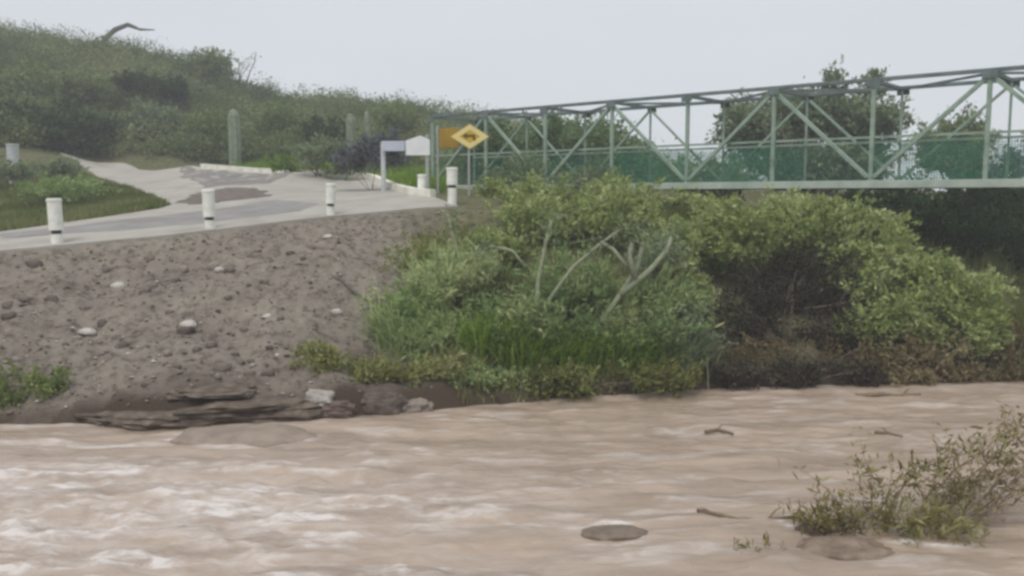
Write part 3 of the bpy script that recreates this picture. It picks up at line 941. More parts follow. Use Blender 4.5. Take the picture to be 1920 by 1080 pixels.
plant('evergreen_bush', 'dark green bush in shade under the bridge by the frame edge', 'bush', below(1830, 25.2),
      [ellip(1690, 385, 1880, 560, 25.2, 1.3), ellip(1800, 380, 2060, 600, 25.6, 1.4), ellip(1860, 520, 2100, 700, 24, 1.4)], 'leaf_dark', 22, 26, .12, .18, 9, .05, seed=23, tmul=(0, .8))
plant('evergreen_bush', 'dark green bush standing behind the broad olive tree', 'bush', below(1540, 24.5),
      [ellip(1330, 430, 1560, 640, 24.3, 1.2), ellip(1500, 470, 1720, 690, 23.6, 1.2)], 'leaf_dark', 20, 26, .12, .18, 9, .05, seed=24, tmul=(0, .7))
plant('dry_bush', 'brown brush at the waterline against the frame edge under the dark bush', 'bush', below(1900, 19.2),
      [ellip(1840, 640, 2010, 715, 19.2, .5)], 'leaf_dry', 16, 18, .09, .14, 14, .02, seed=25, twigs=50, tmul=(0, .5))

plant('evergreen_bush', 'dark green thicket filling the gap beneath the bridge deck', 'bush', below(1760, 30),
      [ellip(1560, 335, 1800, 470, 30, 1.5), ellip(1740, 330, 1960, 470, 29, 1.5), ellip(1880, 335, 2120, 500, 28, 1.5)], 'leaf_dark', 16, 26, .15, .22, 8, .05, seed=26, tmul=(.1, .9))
plant('dry_bush', 'low brown brush along the waterline, coloured dark to extend the shade of the hollow', 'bush', below(1490, 18.2),
      [ellip(1310, 670, 1440, 736, 17.8, .35), ellip(1410, 675, 1560, 734, 17.9, .35), ellip(1530, 678, 1680, 732, 18.1, .35)], 'leaf_painted_shade', 40, 26, .08, .12, 14, .014, seed=27, twigs=60, tmul=(.3, 1.3))  # same dark leaf colour carries the painted shade down to the water
plant('weed_clump', 'sparse brownish olive weeds at the waterline beneath the pale dry brush', 'weeds', below(1730, 18.7),
      [ellip(1640, 688, 1780, 728, 18.2, .35), ellip(1740, 690, 1890, 724, 18.4, .35), ellip(1850, 690, 1990, 722, 18.6, .35)], 'leaf_dry', 36, 24, .08, .11, 8, .012, seed=28, tmul=(.1, .8))
plant('weed_clump', 'thin olive weeds on the upper slope beneath the bank corner post', 'weeds', below(790, 21.0),
      [ellip(715, 440, 830, 520, 20.4, .6), ellip(790, 410, 900, 480, 21.6, .6)], 'leaf_yellow', 9, 18, .09, .15, 10, .012, seed=29, tmul=(0, .6))
plant('shrub', 'olive green shrub hiding the foot of the bridge near its landing', 'shrub', below(1060, 25.8),
      [ellip(930, 338, 1080, 420, 25.6, .9), ellip(1050, 332, 1240, 420, 25.4, .9)], 'leaf_olive', 18, 26, .125, .18, 8, .03, 'pale_bark', seed=30, tmul=(.1, .7))
plant('shrub', 'tall wispy grey green shrub growing up against the netting near the landing', 'shrub', below(1010, 27.6),
      [ellip(900, 285, 1060, 380, 27.6, .8), ellip(1030, 300, 1190, 385, 27.2, .8)], 'leaf_grey', 11, 22, .15, .2, 9, .025, 'pale_bark', seed=53, tmul=(.0, .7), aspect=4, spray=3)
plant('shrub', 'pale olive shrub closing the gap between emerald shrub and broad tree', 'shrub', below(1290, 20.6),
      [ellip(1210, 400, 1350, 520, 21, .9), ellip(1230, 480, 1340, 600, 20, .6)], 'leaf_olive', 20, 26, .11, .16, 8, .03, 'pale_bark', seed=52, tmul=(.2, .9))
plant('dry_bush', 'straggling brown and olive brush between the dark hollow and the waterline', 'bush', below(1560, 18.6),
      [ellip(1330, 630, 1520, 715, 18.4, .5), ellip(1500, 640, 1700, 712, 18.5, .5)], 'leaf_dry', 16, 20, .10, .14, 16, .018, seed=55, twigs=60, tmul=(-.2, .5), aspect=3.5, spray=3)
plant('weed_clump', 'tuft of pale weeds hanging at the edge of the dark hollow', 'weeds', below(1640, 19.0),
      [ellip(1560, 570, 1680, 660, 18.9, .4)], 'leaf_olive', 14, 20, .10, .14, 8, .015, seed=56, tmul=(0, .6), spray=3)


def reeds(label, spots, n, length, m, seed, lean=(0, 0)):
    """arching grassy leaves rising from a few tufts"""
    r = np.random.default_rng(seed)
    B = [below(px, Y) for px, Y in spots]
    t = thing('reed_clump', label, 'reeds', B[0])
    k = r.integers(0, len(B), n)
    b = np.array([tuple(v) for v in B])[k] + r.normal(size=(n, 3)) * (.22, .2, 0)
    b[:, 2] = h(b[:, 0], b[:, 1]) - .03
    a = r.uniform(0, 6.283, n)
    L = length * r.uniform(.5, 1.35, n)
    out = np.stack([np.cos(a) + lean[0], np.sin(a) * .8 + lean[1], 0 * a], -1) * (L * r.uniform(.15, .75, n))[:, None]
    side = np.stack([-np.sin(a), np.cos(a), 0 * a], -1) * (r.uniform(.010, .02, n))[:, None]
    P = []
    for u in (0, .3, .6, .85, 1.0):
        p = b + out * u ** 1.5
        p[:, 2] += L * (u * 1.0 - .45 * u ** 2.6)
        P.append((p, side * (1 - u ** 2 * .92)))
    q = np.concatenate([np.stack([P[i][0] - P[i][1], P[i][0] + P[i][1], P[i + 1][0] + P[i + 1][1], P[i + 1][0] - P[i + 1][1]], 1) for i in range(4)])
    ti = np.clip(np.tile(r.normal(.5, .22, n), 4), 0, 1)
    link('foliage', soup('foliage', q, 4, ti), M[m], t)


reeds('tall fresh green reeds at the gravel edge of the shrubs', [(730, 18.0), (770, 17.6), (800, 18.2)], 620, 1.05, 'leaf_bright', 81, (-.25, -.2))
reeds('fresh green reed tuft in front of the single pale stem', [(900, 17.6), (950, 17.8), (990, 17.5), (1030, 17.8)], 1000, 1.1, 'leaf_verge', 82, (0, -.3))
reeds('fresh green reed tuft low in front of the emerald shrub', [(1060, 17.7), (1110, 17.9), (1170, 17.8), (1220, 18.0)], 1100, 1.0, 'leaf_verge', 83, (.1, -.3))
reeds('pale green reeds fanning out beside the dark hollow', [(1250, 18.2), (1290, 18.1), (1225, 18.5)], 620, 1.15, 'leaf_grey', 84, (.25, -.2))
reeds('loose olive reeds high on the slope behind the curved pale stem', [(860, 20.6), (910, 20.8), (810, 20.4)], 520, 1.0, 'leaf_olive', 85, (-.1, -.2))
reeds('olive reeds standing among the forked pale stems', [(1060, 19.4), (1120, 19.6), (1180, 19.5)], 600, 1.2, 'leaf_bright', 86, (0, -.2))
reeds('yellowish reeds at the waterline beside the yellow green weeds', [(830, 16.9), (870, 17.0), (700, 16.7)], 420, .6, 'leaf_yellow', 87, (0, -.2))
# pale bare stems standing in the middle shrubs
stem_sets = [('pale_stem_plant', 'single pale stem leaning out of the middle of the bank shrubs', [[(1003, 600), (1010, 520), (1022, 460), (1034, 415)]], 18.0, .055),
             ('pale_stem_plant', 'pale crossed stems forming a fork in front of the olive shrub', [[(1030, 560), (1075, 500), (1120, 462), (1165, 428)], [(1175, 500), (1150, 468), (1128, 455), (1110, 470)]], 18.2, .05),
             ('pale_stem_plant', 'thick pale leaning stem with grey foliage beside the dark hollow', [[(1130, 600), (1165, 550), (1195, 500), (1208, 445)], [(1165, 552), (1215, 510), (1250, 470), (1262, 440)], [(1190, 520), (1180, 480), (1186, 450)]], 18.4, .075),
             ('pale_stem_plant', 'thin curved pale stem arching low beside the bright green shrub', [[(880, 560), (868, 500), (850, 450), (842, 410)], [(985, 500), (960, 470), (925, 462), (895, 470)]], 19.0, .035)]
for i, (nm, lb, lines, Y, r0) in enumerate(stem_sets):
    b = at(lines[0][0][0], lines[0][0][1], Y)
    t = thing(nm, lb, 'plant', (b.x, b.y, b.z), 'pale stems among the bank shrubs')
    for ln in lines:
        mb = MB()
        pts = [np.array(at(x, y, Y + 0.08 * k)) for k, (x, y) in enumerate(ln)]
        if ln is lines[0]:
            pts = [np.array([pts[0][0], pts[0][1] + .1, max(h1(pts[0][0], pts[0][1]) - .1, 0)])] + pts
        mb.tube(pts, [r0 * (1 - 0.55 * k / len(pts)) for k in range(len(pts))], 7)
        mb.build('stem', M['pale_bark'], t, smooth=True)
        e = pts[-1]
        v, ti = leaves([e, (e + pts[-2]) / 2, e + (0.1, 0, .15)], .13, 26, .09, seed=500 + i)
        link('foliage', soup('foliage', v, 4, ti), M['leaf_grey'], t)

# fallen dark branch on the slope
b = hit(640, 535)
t = thing('fallen_branch', 'thin dark bare branch lying on the slope beside the bright shrub', 'branch', b)
mb = MB()
mb.tube([np.array(hit(x, y)) + (0, 0, .05 + k * .02) for k, (x, y) in enumerate([(622, 528), (645, 536), (670, 552), (700, 570)])], [.012, .022, .03, .03], 5)
mb.build('stem', M['dead_wood'], t)

# --- beyond the road
plant('shrub', 'blue grey shrub behind the white signs by the bridge end', 'shrub', below(705, 31),
      [ellip(645, 245, 780, 325, 31, 1.0), ellip(620, 275, 700, 325, 31, .7)], 'leaf_blue', 22, 22, .12, .16, 4, .012, seed=31, tmul=(.3, 1))
plant('weed_clump', 'bright green weeds lining the verge behind the pale kerb', 'weeds', below(600, 38.5),
      [ellip(490, 298, 600, 324, 40, .6), ellip(580, 300, 700, 327, 37.5, .6)], 'leaf_verge', 16, 22, .14, .17, 5, .012, seed=54, tmul=(0, .9))
plant('shrub', 'grey green shrub on the grass bank beyond the curved kerb', 'shrub', below(600, 38),
      [ellip(540, 262, 660, 312, 38, 1.0)], 'leaf_grey', 12, 22, .14, .2, 6, .03, seed=32)
plant('shrub', 'dense green thicket behind the netted end of the bridge', 'shrub', below(990, 37),
      [ellip(840, 222, 1030, 380, 37, 1.8), ellip(950, 214, 1120, 380, 38, 1.8), ellip(1050, 228, 1215, 390, 38, 1.6)], 'leaf_teal', 20, 28, .16, .25, 8, .05, seed=33, tmul=(.1, .9))
plant('scrub_tree', 'hazy green tree rounding down behind the middle left bays of the bridge', 'tree', below(1120, 46),
      [ellip(1030, 222, 1170, 350, 46, 1.8), ellip(1110, 245, 1225, 370, 46, 1.6)], 'leaf_teal', 14, 26, .19, .28, 7, .06, seed=57, tmul=(.2, .9))
plant('shrub', 'low green shrub under the bridge near its landing', 'shrub', below(900, 27.5),
      [ellip(890, 338, 960, 385, 27, .8), ellip(930, 345, 1060, 400, 26.5, .8)], 'leaf_olive', 16, 24, .12, .17, 7, .03, seed=34)
plant('shrub', 'olive shrub growing below the bridge deck in mid span', 'shrub', below(1240, 28),
      [ellip(1060, 345, 1220, 400, 27.5, .9), ellip(1200, 352, 1400, 410, 27, .9)], 'leaf_olive', 14, 24, .13, .18, 8, .03, seed=35)
tE = below(1530, 41)
plant('broad_tree', 'large grey green tree rising above the bridge truss', 'tree', tE,
      [ellip(1340, 180, 1480, 300, 41, 1.7), ellip(1400, 160, 1600, 280, 41.5, 2.0), ellip(1530, 165, 1700, 290, 41, 1.8), ellip(1380, 250, 1700, 360, 41, 1.8), ellip(1545, 135, 1580, 180, 41, .5), ellip(1618, 126, 1655, 180, 41, .5)],
      'leaf_grey', 11, 24, .22, .3, 10, .11, seed=36, tmul=(.1, .8))
plant('broad_tree', 'domed olive green tree behind the bridge beyond the tall tree', 'tree', below(1790, 48),
      [ellip(1715, 212, 1870, 350, 48, 2.0)], 'leaf_hill', 12, 26, .22, .3, 8, .1, seed=37, tmul=(.2, .8))
plant('shrub', 'grey blue bush behind the bridge at the frame edge', 'bush', below(1905, 44),
      [ellip(1840, 270, 1990, 370, 44, 1.5)], 'leaf_blue', 10, 24, .17, .25, 8, .05, seed=38)
plant('shrub', 'deep green bush showing through the bridge netting', 'bush', below(1290, 47),
      [ellip(1190, 292, 1330, 370, 47, 1.6), ellip(1300, 300, 1420, 370, 47, 1.4)], 'leaf_emerald', 9, 24, .2, .28, 7, .05, seed=39)

# --- hillside trees that can be told apart
hill = [('dark_tree', 'big dark green tree at the foot of the hill behind the road island', [(-90, 175, 100, 312), (40, 190, 232, 308)], 50, 'leaf_dark', (0.2, 1.2)),
        ('dark_tree', 'dark green tree standing out halfway up the hillside', [(218, 136, 300, 180), (270, 145, 360, 196)], 64, 'leaf_dark', (0.2, 1.0)),
        ('scrub_tree', 'wide green tree on the slope above the big dark tree', [(-20, 120, 130, 210), (90, 130, 210, 200)], 62, 'leaf_hill', (.2, .8)),
        ('scrub_tree', 'grey green rounded tree beside the far bend of the road', [(210, 200, 370, 285)], 54, 'leaf_grey', (.0, .7)),
        ('scrub_tree', 'dull green tree between the road bend and the lone cactus', [(340, 215, 440, 295)], 53, 'leaf_hill', (.1, .8)),
        ('scrub_tree', 'feathery tree breaking the skyline above the steep shoulder of the hill', [(350, 92, 440, 150)], 76, 'leaf_hill', (.2, .8)),
        ('scrub_tree', 'dense green tree on the slope behind the lone cactus', [(460, 195, 580, 285)], 57, 'leaf_hill', (.0, .6)),
        ('scrub_tree', 'green tree on the low hill above the white signs', [(690, 195, 800, 262)], 60, 'leaf_hill', (.2, .8)),
        ('scrub_tree', 'dark bush behind the pair of cacti at the roadside', [(560, 225, 650, 285)], 50, 'leaf_dark', (.3, 1))]
for i, (nm, lb, bl, Y, lm, tm) in enumerate(hill):
    cx = (bl[0][0] + bl[-1][2]) / 2
    plant(nm, lb, 'tree', below(cx, Y), [ellip(*q, Y, 2.2) for q in bl], lm, 7, 24, .22, .3, 8, .09, seed=60 + i, tmul=tm)

# skyline snag and tufts
t0 = below(200, 82)
t = thing('dead_tree', 'crooked dead tree pointing sideways from the hill skyline', 'tree', t0)
mb = MB(); Y = 82
pp = [np.array(t0) + (0, 0, -.3)] + [np.array(at(x, y, Y)) for x, y in [(195, 75), (215, 56), (240, 46), (255, 52)]]
mb.tube(pp, [.3, .26, .24, .2, .14], 6); mb.build('trunk', M['dead_wood'], t)
mb = MB(); mb.tube([np.array(at(x, y, Y)) for x, y in [(240, 47), (262, 55), (290, 56)]], [.17, .12, .05], 5); mb.build('limb', M['dead_wood'], t)
mb = MB(); mb.tube([np.array(at(x, y, Y)) for x, y in [(215, 57), (205, 66), (178, 72)]], [.14, .1, .05], 5); mb.build('limb', M['dead_wood'], t)
t0 = below(455, 80)
t = thing('bare_tree', 'thin bare tree on the skyline at the steep end of the hill', 'tree', t0)
mb = MB()
for k, (x, y) in enumerate([(480, 98), (462, 108), (448, 112), (470, 118)]):
    limb(mb, np.array(t0) + (0, 0, -.2), at(x, y, 80), .09, .02, .08, 5, 5)
mb.build('trunk', M['dead_wood'], t)
v, ti = leaves([np.array(at(x, y, 80)) for x, y in [(478, 105), (465, 115), (450, 120), (470, 125)]], .3, 30, .2, seed=77)
link('crown', soup('crown', v, 4, ti), M['leaf_hill'], t)

# scrub that covers the hills, one mass
def scrub():
    r = np.random.default_rng(3)
    n = 4200
    y = 47 + 52 * r.random(n)
    x = (-0.70 + 0.88 * r.random(n)) * y
    keep = ~((x > -26) & (x < -13) & (y < 50))
    x, y = x[keep], y[keep]
    R = (0.45 + 1.15 * r.random(len(x)) ** 2) * (1 - .25 * sstep(75, 90, y))
    r2 = r.normal(size=len(x)) * .16
    cs, ct, sp_ = [], [], []
    k = 5
    for j in range(k):
        ox, oy = r.normal(size=len(x)) * R * .5, r.normal(size=len(x)) * R * .5
        oz = R * r.uniform(.2, 1.25, len(x))
        cs.append(np.stack([x + ox, y + oy, h(x + ox, y + oy) + oz], -1))
        tn = np.clip(0.48 + 0.5 * fbm(x * 0.13, y * 0.10, seed=71, octs=3) + r2[:] , 0, 1)
        ct.append(tn); sp_.append(R * .33)
    v, ti = leaves(np.concatenate(cs), np.concatenate(sp_), 34, .165, 1.9, .6, 4, np.concatenate(ct))
    return soup('hillside_scrub', v, 4, ti)


props(link('hillside_scrub', scrub(), M['leaf_scrub']), 'mass of dull green desert scrub covering the hillside', None, None, 'stuff')


# --- cacti
def cactus(px, py0, py1, Y, label, arms=(), seed=0, r=0.26):
    b = below(px, Y)
    top = at(px, py0, Y)
    t = thing('columnar_cactus', label, 'cactus', b, 'tall cacti beyond the road')

    def column(pts, rad, name):
        n, seg = 18, 0
        mb = MB()
        P = [np.array(p, float) for p in pts]
        v, f = [], []
        for i, p in enumerate(P):
            for k in range(n):
                a = 2 * math.pi * k / n
                rr = rad[i] * (1.0 if k % 2 else 0.84)
                v.append(p + (rr * math.cos(a), rr * math.sin(a), 0))
        for i in range(len(P) - 1):
            for k in range(n):
                f.append((i * n + k, i * n + (k + 1) % n, (i + 1) * n + (k + 1) % n, (i + 1) * n + k))
        f.append(tuple((len(P) - 1) * n + k for k in range(n)))
        mb.add(v, f)
        mb.build(name, M['cactus'], t, smooth=False)
    H = top.z - b.z
    zs = [-.2, 0, H * .3, H * .6, H * .9, H * .97, H]
    rs = [r * .9, r * .9, r, r, r * .9, r * .6, r * .15]
    column([np.array(b) + (0.05 * math.sin(z), 0, z) for z in zs], rs, 'stem')
    for dx, z0, z1 in arms:
        c = np.array(b)
        column([c + (dx * .2, 0, H * z0 - .1), c + (dx * .7, 0, H * z0), c + (dx, 0, H * z0 + .25), c + (dx, 0, H * (z0 + z1) / 2), c + (dx, 0, H * z1), c + (dx, 0, H * z1 + .12)],
               [r * .5, r * .6, r * .7, r * .7, r * .6, r * .1], 'arm')


cactus(445, 205, 280, 47, 'lone tall grey green cactus on the slope past the road bend', (), 1, .34)
cactus(660, 213, 290, 40, 'taller of the paired cacti behind the blue grey shrub', (), 2, .22)
cactus(692, 208, 290, 43, 'slimmer of the paired cacti, nearer the white signs', (), 3, .16)

# ------------------------------------------------------------------ grass
def blades(name, label, x, y, hgt, wid, m, seed, lean=0.35, parent=None, zoff=0.0):
    r = np.random.default_rng(seed)
    n = len(x)
    z = h(x, y) + zoff
    a = r.uniform(0, 6.283, n)
    H = hgt * r.uniform(.5, 1.3, n)
    dx, dy = np.cos(a), np.sin(a)
    ln = r.uniform(0, lean * 2, n) * H
    b = r.uniform(0, 6.283, n)
    p = np.stack([x, y, z - .02], -1)
    q = np.stack([dx, dy, 0 * dx], -1) * (wid * r.uniform(.6, 1.3, n))[:, None]
    tip = p + np.stack([np.cos(b) * ln, np.sin(b) * ln, H], -1)
    me = soup(name, np.stack([p - q, p + q, tip], 1), 3, np.clip(0.5 + .3 * fbm(x * .6, y * .6, seed=seed) + r.normal(size=n) * .15, 0, 1))
    return props(link(name, me, m), label, None, None, 'stuff')


def scatter(poly_px, n, seed):
    P = [hit(*p) for p in poly_px]
    r = np.random.default_rng(seed)
    xs = np.array([p.x for p in P]); ys = np.array([p.y for p in P])
    out = np.zeros((0, 2))
    while len(out) < n:
        q = np.stack([r.uniform(xs.min(), xs.max(), n), r.uniform(ys.min(), ys.max(), n)], -1)
        c = np.zeros(n, bool)
        for i in range(len(xs)):
            x1, y1, x2, y2 = xs[i], ys[i], xs[i - 1], ys[i - 1]
            s = (y1 > q[:, 1]) != (y2 > q[:, 1])
            c ^= s & (q[:, 0] < (x2 - x1) * (q[:, 1] - y1) / (y2 - y1 + 1e-9) + x1)
        out = np.concatenate([out, q[c]])
    return out[:n, 0], out[:n, 1]


x, y = scatter([(-80, 442), (0, 434), (120, 418), (230, 402), (300, 391), (318, 385), (290, 370), (250, 350), (200, 330), (160, 314), (60, 308), (-80, 306)], 26000, 1)
blades('island_grass', 'olive grass covering the wedge between the road branches', x, y, .2, .03, M['grass'], 5)
x, y = scatter([(430, 316), (560, 326), (640, 333), (700, 339), (735, 352), (770, 364), (830, 362), (850, 330), (760, 308), (640, 300), (520, 300)], 20000, 2)
blades('verge_grass', 'lush green grass on the verge behind the white kerb', x, y, .42, .05, M['grass_lush'], 6)
n = 26000
x = rng.uniform(-4, 14, n); (w0,), (e0, _) = SHORE(x), EDGE(x)
y = w0 + (e0 + 3 - w0) * rng.random(n)
k = (x > -0.2 * (y - 16) - 1.2 + rng.normal(size=n) * .35) & ~((x > 3.4) & (x < 9.2) & (y < 22)) & ~((x < 1.0) & (y > e0 - 1.6))
blades('bank_undergrowth', 'dull green undergrowth among the shrubs on the bank', x[k], y[k], .28, .03, M['grass'], 8)

# shrubs on the road island
plant('shrub', 'low grey green shrub on the grassy road island beside the lone post', 'shrub', below(40, 36),
      [ellip(-60, 298, 90, 345, 36, 1.2), ellip(60, 300, 160, 335, 37, 1.0)], 'leaf_grey', 14, 24, .12, .17, 7, .02, seed=41, tmul=(.1, .8))
plant('shrub', 'dark green low bush in the middle of the grassy road island', 'shrub', below(110, 31),
      [ellip(30, 325, 200, 385, 31, 1.2)], 'leaf_bright', 14, 24, .11, .16, 7, .02, seed=42, tmul=(0, .6))

# ------------------------------------------------------------------ footbridge
dvec = np.array([2.063, -1.76]); dvec = dvec / np.linalg.norm(dvec)
nvec = np.array([-dvec[1], dvec[0]])                  # away from the camera
PAN, NP = 2.712, 14
P0 = np.array([-3.0, 33.9])
ZB, ZT, BW = 4.21, 6.90, 2.3
D3, N3 = np.array([*dvec, 0]), np.array([*nvec, 0])
bridge = thing('footbridge', 'green painted steel truss footbridge with netted sides crossing the river', 'bridge', (P0[0], P0[1], ZB))


def node(i, side, z):
    q = P0 + dvec * PAN * i + nvec * BW * side
    return np.array([q[0], q[1], z])


for side in (0, 1):
    mb = MB(); mb.bar(node(0, side, ZT), node(NP, side, ZT), .09, .10); mb.build('top_chord', M['top_steel'], bridge, bevel=.01)
    mb = MB(); mb.bar(node(-.05, side, ZB), node(NP + .05, side, ZB), .16, .2); mb.build('bottom_chord', M['chord_paint'], bridge, bevel=.01)
    mb = MB(); o_ = N3 * (.06 if side == 0 else -.06)
    mb.bar(node(0, side, ZB + 1.22) + o_, node(NP, side, ZB + 1.22) + o_, .055, .06); mb.build('handrail', M['steel_green'], bridge)
    for i in range(NP + 1):
        mb = MB(); mb.bar(node(i, side, ZB + .1), node(i, side, ZT - .06), *((.10, .10) if side == 0 else (.06, .06)), D3); mb.build('vertical', M['steel_green'], bridge, bevel=.008)
        mb = MB()
        mb.box(node(i, side, ZT - .11) + N3 * (-.085 if side == 0 else .085), (.34, .012, .17), D3, N3, (0, 0, 1)); mb.build('gusset_plate', M['top_steel'], bridge)
    for i in range(NP):
        # zigzag: a foot at odd/even node so that a top joint stands at node 5 and a foot at node 6
        a, b_ = (node(i, side, ZT - .1), node(i + 1, side, ZB + .12)) if i % 2 == 1 else (node(i, side, ZB + .12), node(i + 1, side, ZT - .1))
        mb = MB(); dd = (b_ - a) / np.linalg.norm(b_ - a)
        mb.bar(a + dd * .1, b_ - dd * .1, *((.09, .10) if side == 0 else (.065, .07))); mb.build('diagonal', M['steel_green'], bridge, bevel=.006)
        # woven netting: real ribbons, open between them
        mb = MB()
        o_ = N3 * (.1 if side == 0 else -.1)
        z0, z1 = ZB + .12, ZB + 1.18
        L0, L1 = node(i, side, 0), node(i + 1, side, 0)
        nv, nh = 40, 16
        wv = (.0045, .003, .0065, .0045, .0055, .0035, .006)[(i * 3 + side) % 7] * (1.0 if side == 0 else 1.5) * (.3 if i == 5 else .6 if i < 3 else 1)
        for k in range(nv):
            c = L0 + (L1 - L0) * (k + .5) / nv + o_
            hw = D3 * wv
            z1 = ZB + 1.13 + .05 * math.sin(k * .45 + i) + .03 * math.sin(k * 1.7)
            mb.add([c - hw + (0, 0, z0), c + hw + (0, 0, z0), c + hw + (0, 0, z1), c - hw + (0, 0, z1)], [(0, 1, 2, 3)])
        for k in range(nh):
            z = z0 + 1.02 * (k + .5) / nh
            e = N3 * .004
            a_, b2 = L0 + o_ + e + D3 * .03, L1 + o_ + e - D3 * .03
            mb.add([a_ + (0, 0, z - wv), b2 + (0, 0, z - wv), b2 + (0, 0, z + wv), a_ + (0, 0, z + wv)], [(0, 1, 2, 3)])
        mb.build('net_panel', M['net'], bridge)
for i in range(NP + 1):
    mb = MB(); mb.bar(node(i, .04, ZT - .03), node(i, .96, ZT - .03), .09, .09); mb.build('cross_strut', M['top_steel'], bridge)
    mb = MB(); mb.bar(node(i, .05, ZB - .05), node(i, .95, ZB - .05), .12, .18); mb.build('floor_beam', M['deck'], bridge)
for i in range(NP):
    a, b_ = (node(i, .05, ZT - .06), node(i + 1, .95, ZT - .06)) if i % 2 else (node(i, .95, ZT - .06), node(i + 1, .05, ZT - .06))
    mb = MB(); mb.bar(a, b_, .07, .06); mb.build('lateral_brace', M['top_steel'], bridge)
    mb = MB(); c = (node(i, .5, ZB + .075) + node(i + 1, .5, ZB + .075)) / 2
    mb.box(c, (PAN - .02, BW - .2, .06), D3, N3, (0, 0, 1)); mb.build('deck_plate', M['deck'], bridge)
for i, lb in ((-.15, 'concrete bridge abutment at the road end of the footbridge'), (NP + .15, 'concrete bridge abutment on the near river bank')):
    q = node(i, .5, 0)
    g = min(h1(q[0], q[1]), 3.4)
    mb = MB(); zt = ZB - .16
    mb.box((q[0], q[1], (g - .8 + zt) / 2), (.9, BW + .6, zt - g + .8), D3, N3, (0, 0, 1))
    mb.box((q[0], q[1], zt + .03 - .14), (1.1, BW + .9, .2), D3, N3, (0, 0, 1))
    props(mb.build('abutment', mat('abutment_concrete', [(0.3, (0.28, 0.27, 0.25)), (0.6, (0.40, 0.38, 0.35))], 2, .85, .2), None, (q[0], q[1], g), bevel=.02), lb, 'abutment')


# ------------------------------------------------------------------ guide posts
def post(px, py_base, py_top, Y, r, label, m='white_paint', band=True, name='guide_post', bf=.26):
    b = at(px, py_base, Y)
    z0 = min(b.z, h1(b.x, b.y) + .06)
    H = at(px, py_top, Y).z - z0
    t = thing(name, label, 'post', (b.x, b.y, z0), 'white guide posts along the road')
    c = (b.x, b.y, z0)
    t.rotation_euler = (random.uniform(-.03, .03), random.uniform(-.035, .035), random.uniform(0, 3))
    if band:
        zb0, zb1 = H * bf, H * (bf + .08)
        mb = MB(); mb.lathe(c, [(r * .82, -.15), (r * .82, zb0)], 18); mb.build('base', M[m], t, smooth=False)
        mb = MB(); mb.lathe(c, [(r * .70, zb0), (r * .70, zb1)], 18); mb.build('band', M['black_paint'], t)
        mb = MB(); mb.lathe(c, [(r, zb1), (r, H - .08), (r * 1.08, H - .07), (r * 1.08, H - .015), (r * .9, H)], 18); mb.build('shaft', M[m], t)
    else:
        mb = MB(); mb.lathe(c, [(r, -.15), (r, H - .07)], 18); mb.build('shaft', M[m], t)
        mb = MB(); mb.lathe(c, [(r * 1.1, H - .07), (r * 1.1, H - .015), (r * .9, H)], 18); mb.build('cap', M[m], t)
    return t


def edge_y(px):
    xs = np.linspace(-14, 2, 1600); ey, _ = EDGE(xs)
    return float(ey[int(np.argmin(abs(xs / ey - (px - 960) / F)))]) + .35


post(108, 462, 372, edge_y(108), .155, 'white post with black band standing in front of the grassy road island')
post(394, 433, 355, edge_y(394), .145, 'white post with black band in front of the mud patch on the road')
post(620, 408, 344, edge_y(620), .125, 'white post with black band at the road edge facing the curved kerb', bf=.33)
post(848, 384, 314, edge_y(848) + .1, .15, 'white post with black band at the bank corner below the yellow sign', bf=.45)
post(791, 367, 327, 26.0, .13, 'short plain white post at the end of the curved kerb', band=False)
post(26, 312, 270, 39.0, .24, 'weathered grey post behind the shrub on the road island', 'grey_paint', False)


# ------------------------------------------------------------------ signs
def sign_post(mb, px, py0, Y, r=.04):
    b = below(px, Y); tp = at(px, py0, Y)
    mb.tube([np.array([b.x, Y, b.z - .2]), np.array([b.x, Y, tp.z])], [r, r], 8)
    return b


Y = 27.0
b = below(803, Y)
t = thing('road_sign', 'blank white board sign with peaked top beside the bridge end', 'sign', b)
mb = MB(); sign_post(mb, 803, 252, Y, .06); mb.build('post', M['galv'], t)
pl = [(760, 264), (776, 258), (788, 254), (806, 262), (806, 291), (761, 291)]
mb = MB(); n = len(pl)
fr = [np.array(at(x, y, Y - .08)) for x, y in pl]; bk = [p + (0, .03, 0) for p in fr]
mb.add(fr + bk, [tuple(range(n)), tuple(range(2 * n - 1, n - 1, -1))] + [(i, n + i, n + (i + 1) % n, (i + 1) % n) for i in range(n)])
mb.build('panel', M['sign_white'], t)
mb = MB(); mb.bar(np.array(at(764, 278, Y - .04)), np.array(at(803, 278, Y - .04)), .03, .04); mb.build('bracket', M['galv'], t)
Y = 29.0
b = below(721, Y)
t = thing('road_sign', 'small pale blue board sign on a pale post behind the white board', 'sign', b)
mb = MB(); sign_post(mb, 721, 266, Y, .08); mb.build('post', M['grey_paint'], t)
c = np.array(at(738, 274, Y - .13))
mb = MB(); mb.box(c, (.72, .03, .32)); mb.build('panel', M['sign_blue'], t, bevel=.01)
mb = MB(); mb.bar(c + (-.3, .05, 0), c + (.3, .05, 0), .04, .04); mb.build('bracket', M['galv'], t)

Y = 26.5
b = below(880, Y)
t = thing('warning_sign', 'yellow diamond warning sign with cream border at the bridge approach', 'sign', b)
mb = MB(); sign_post(mb, 880, 262, Y, .035); mb.build('post', M['galv'], t)


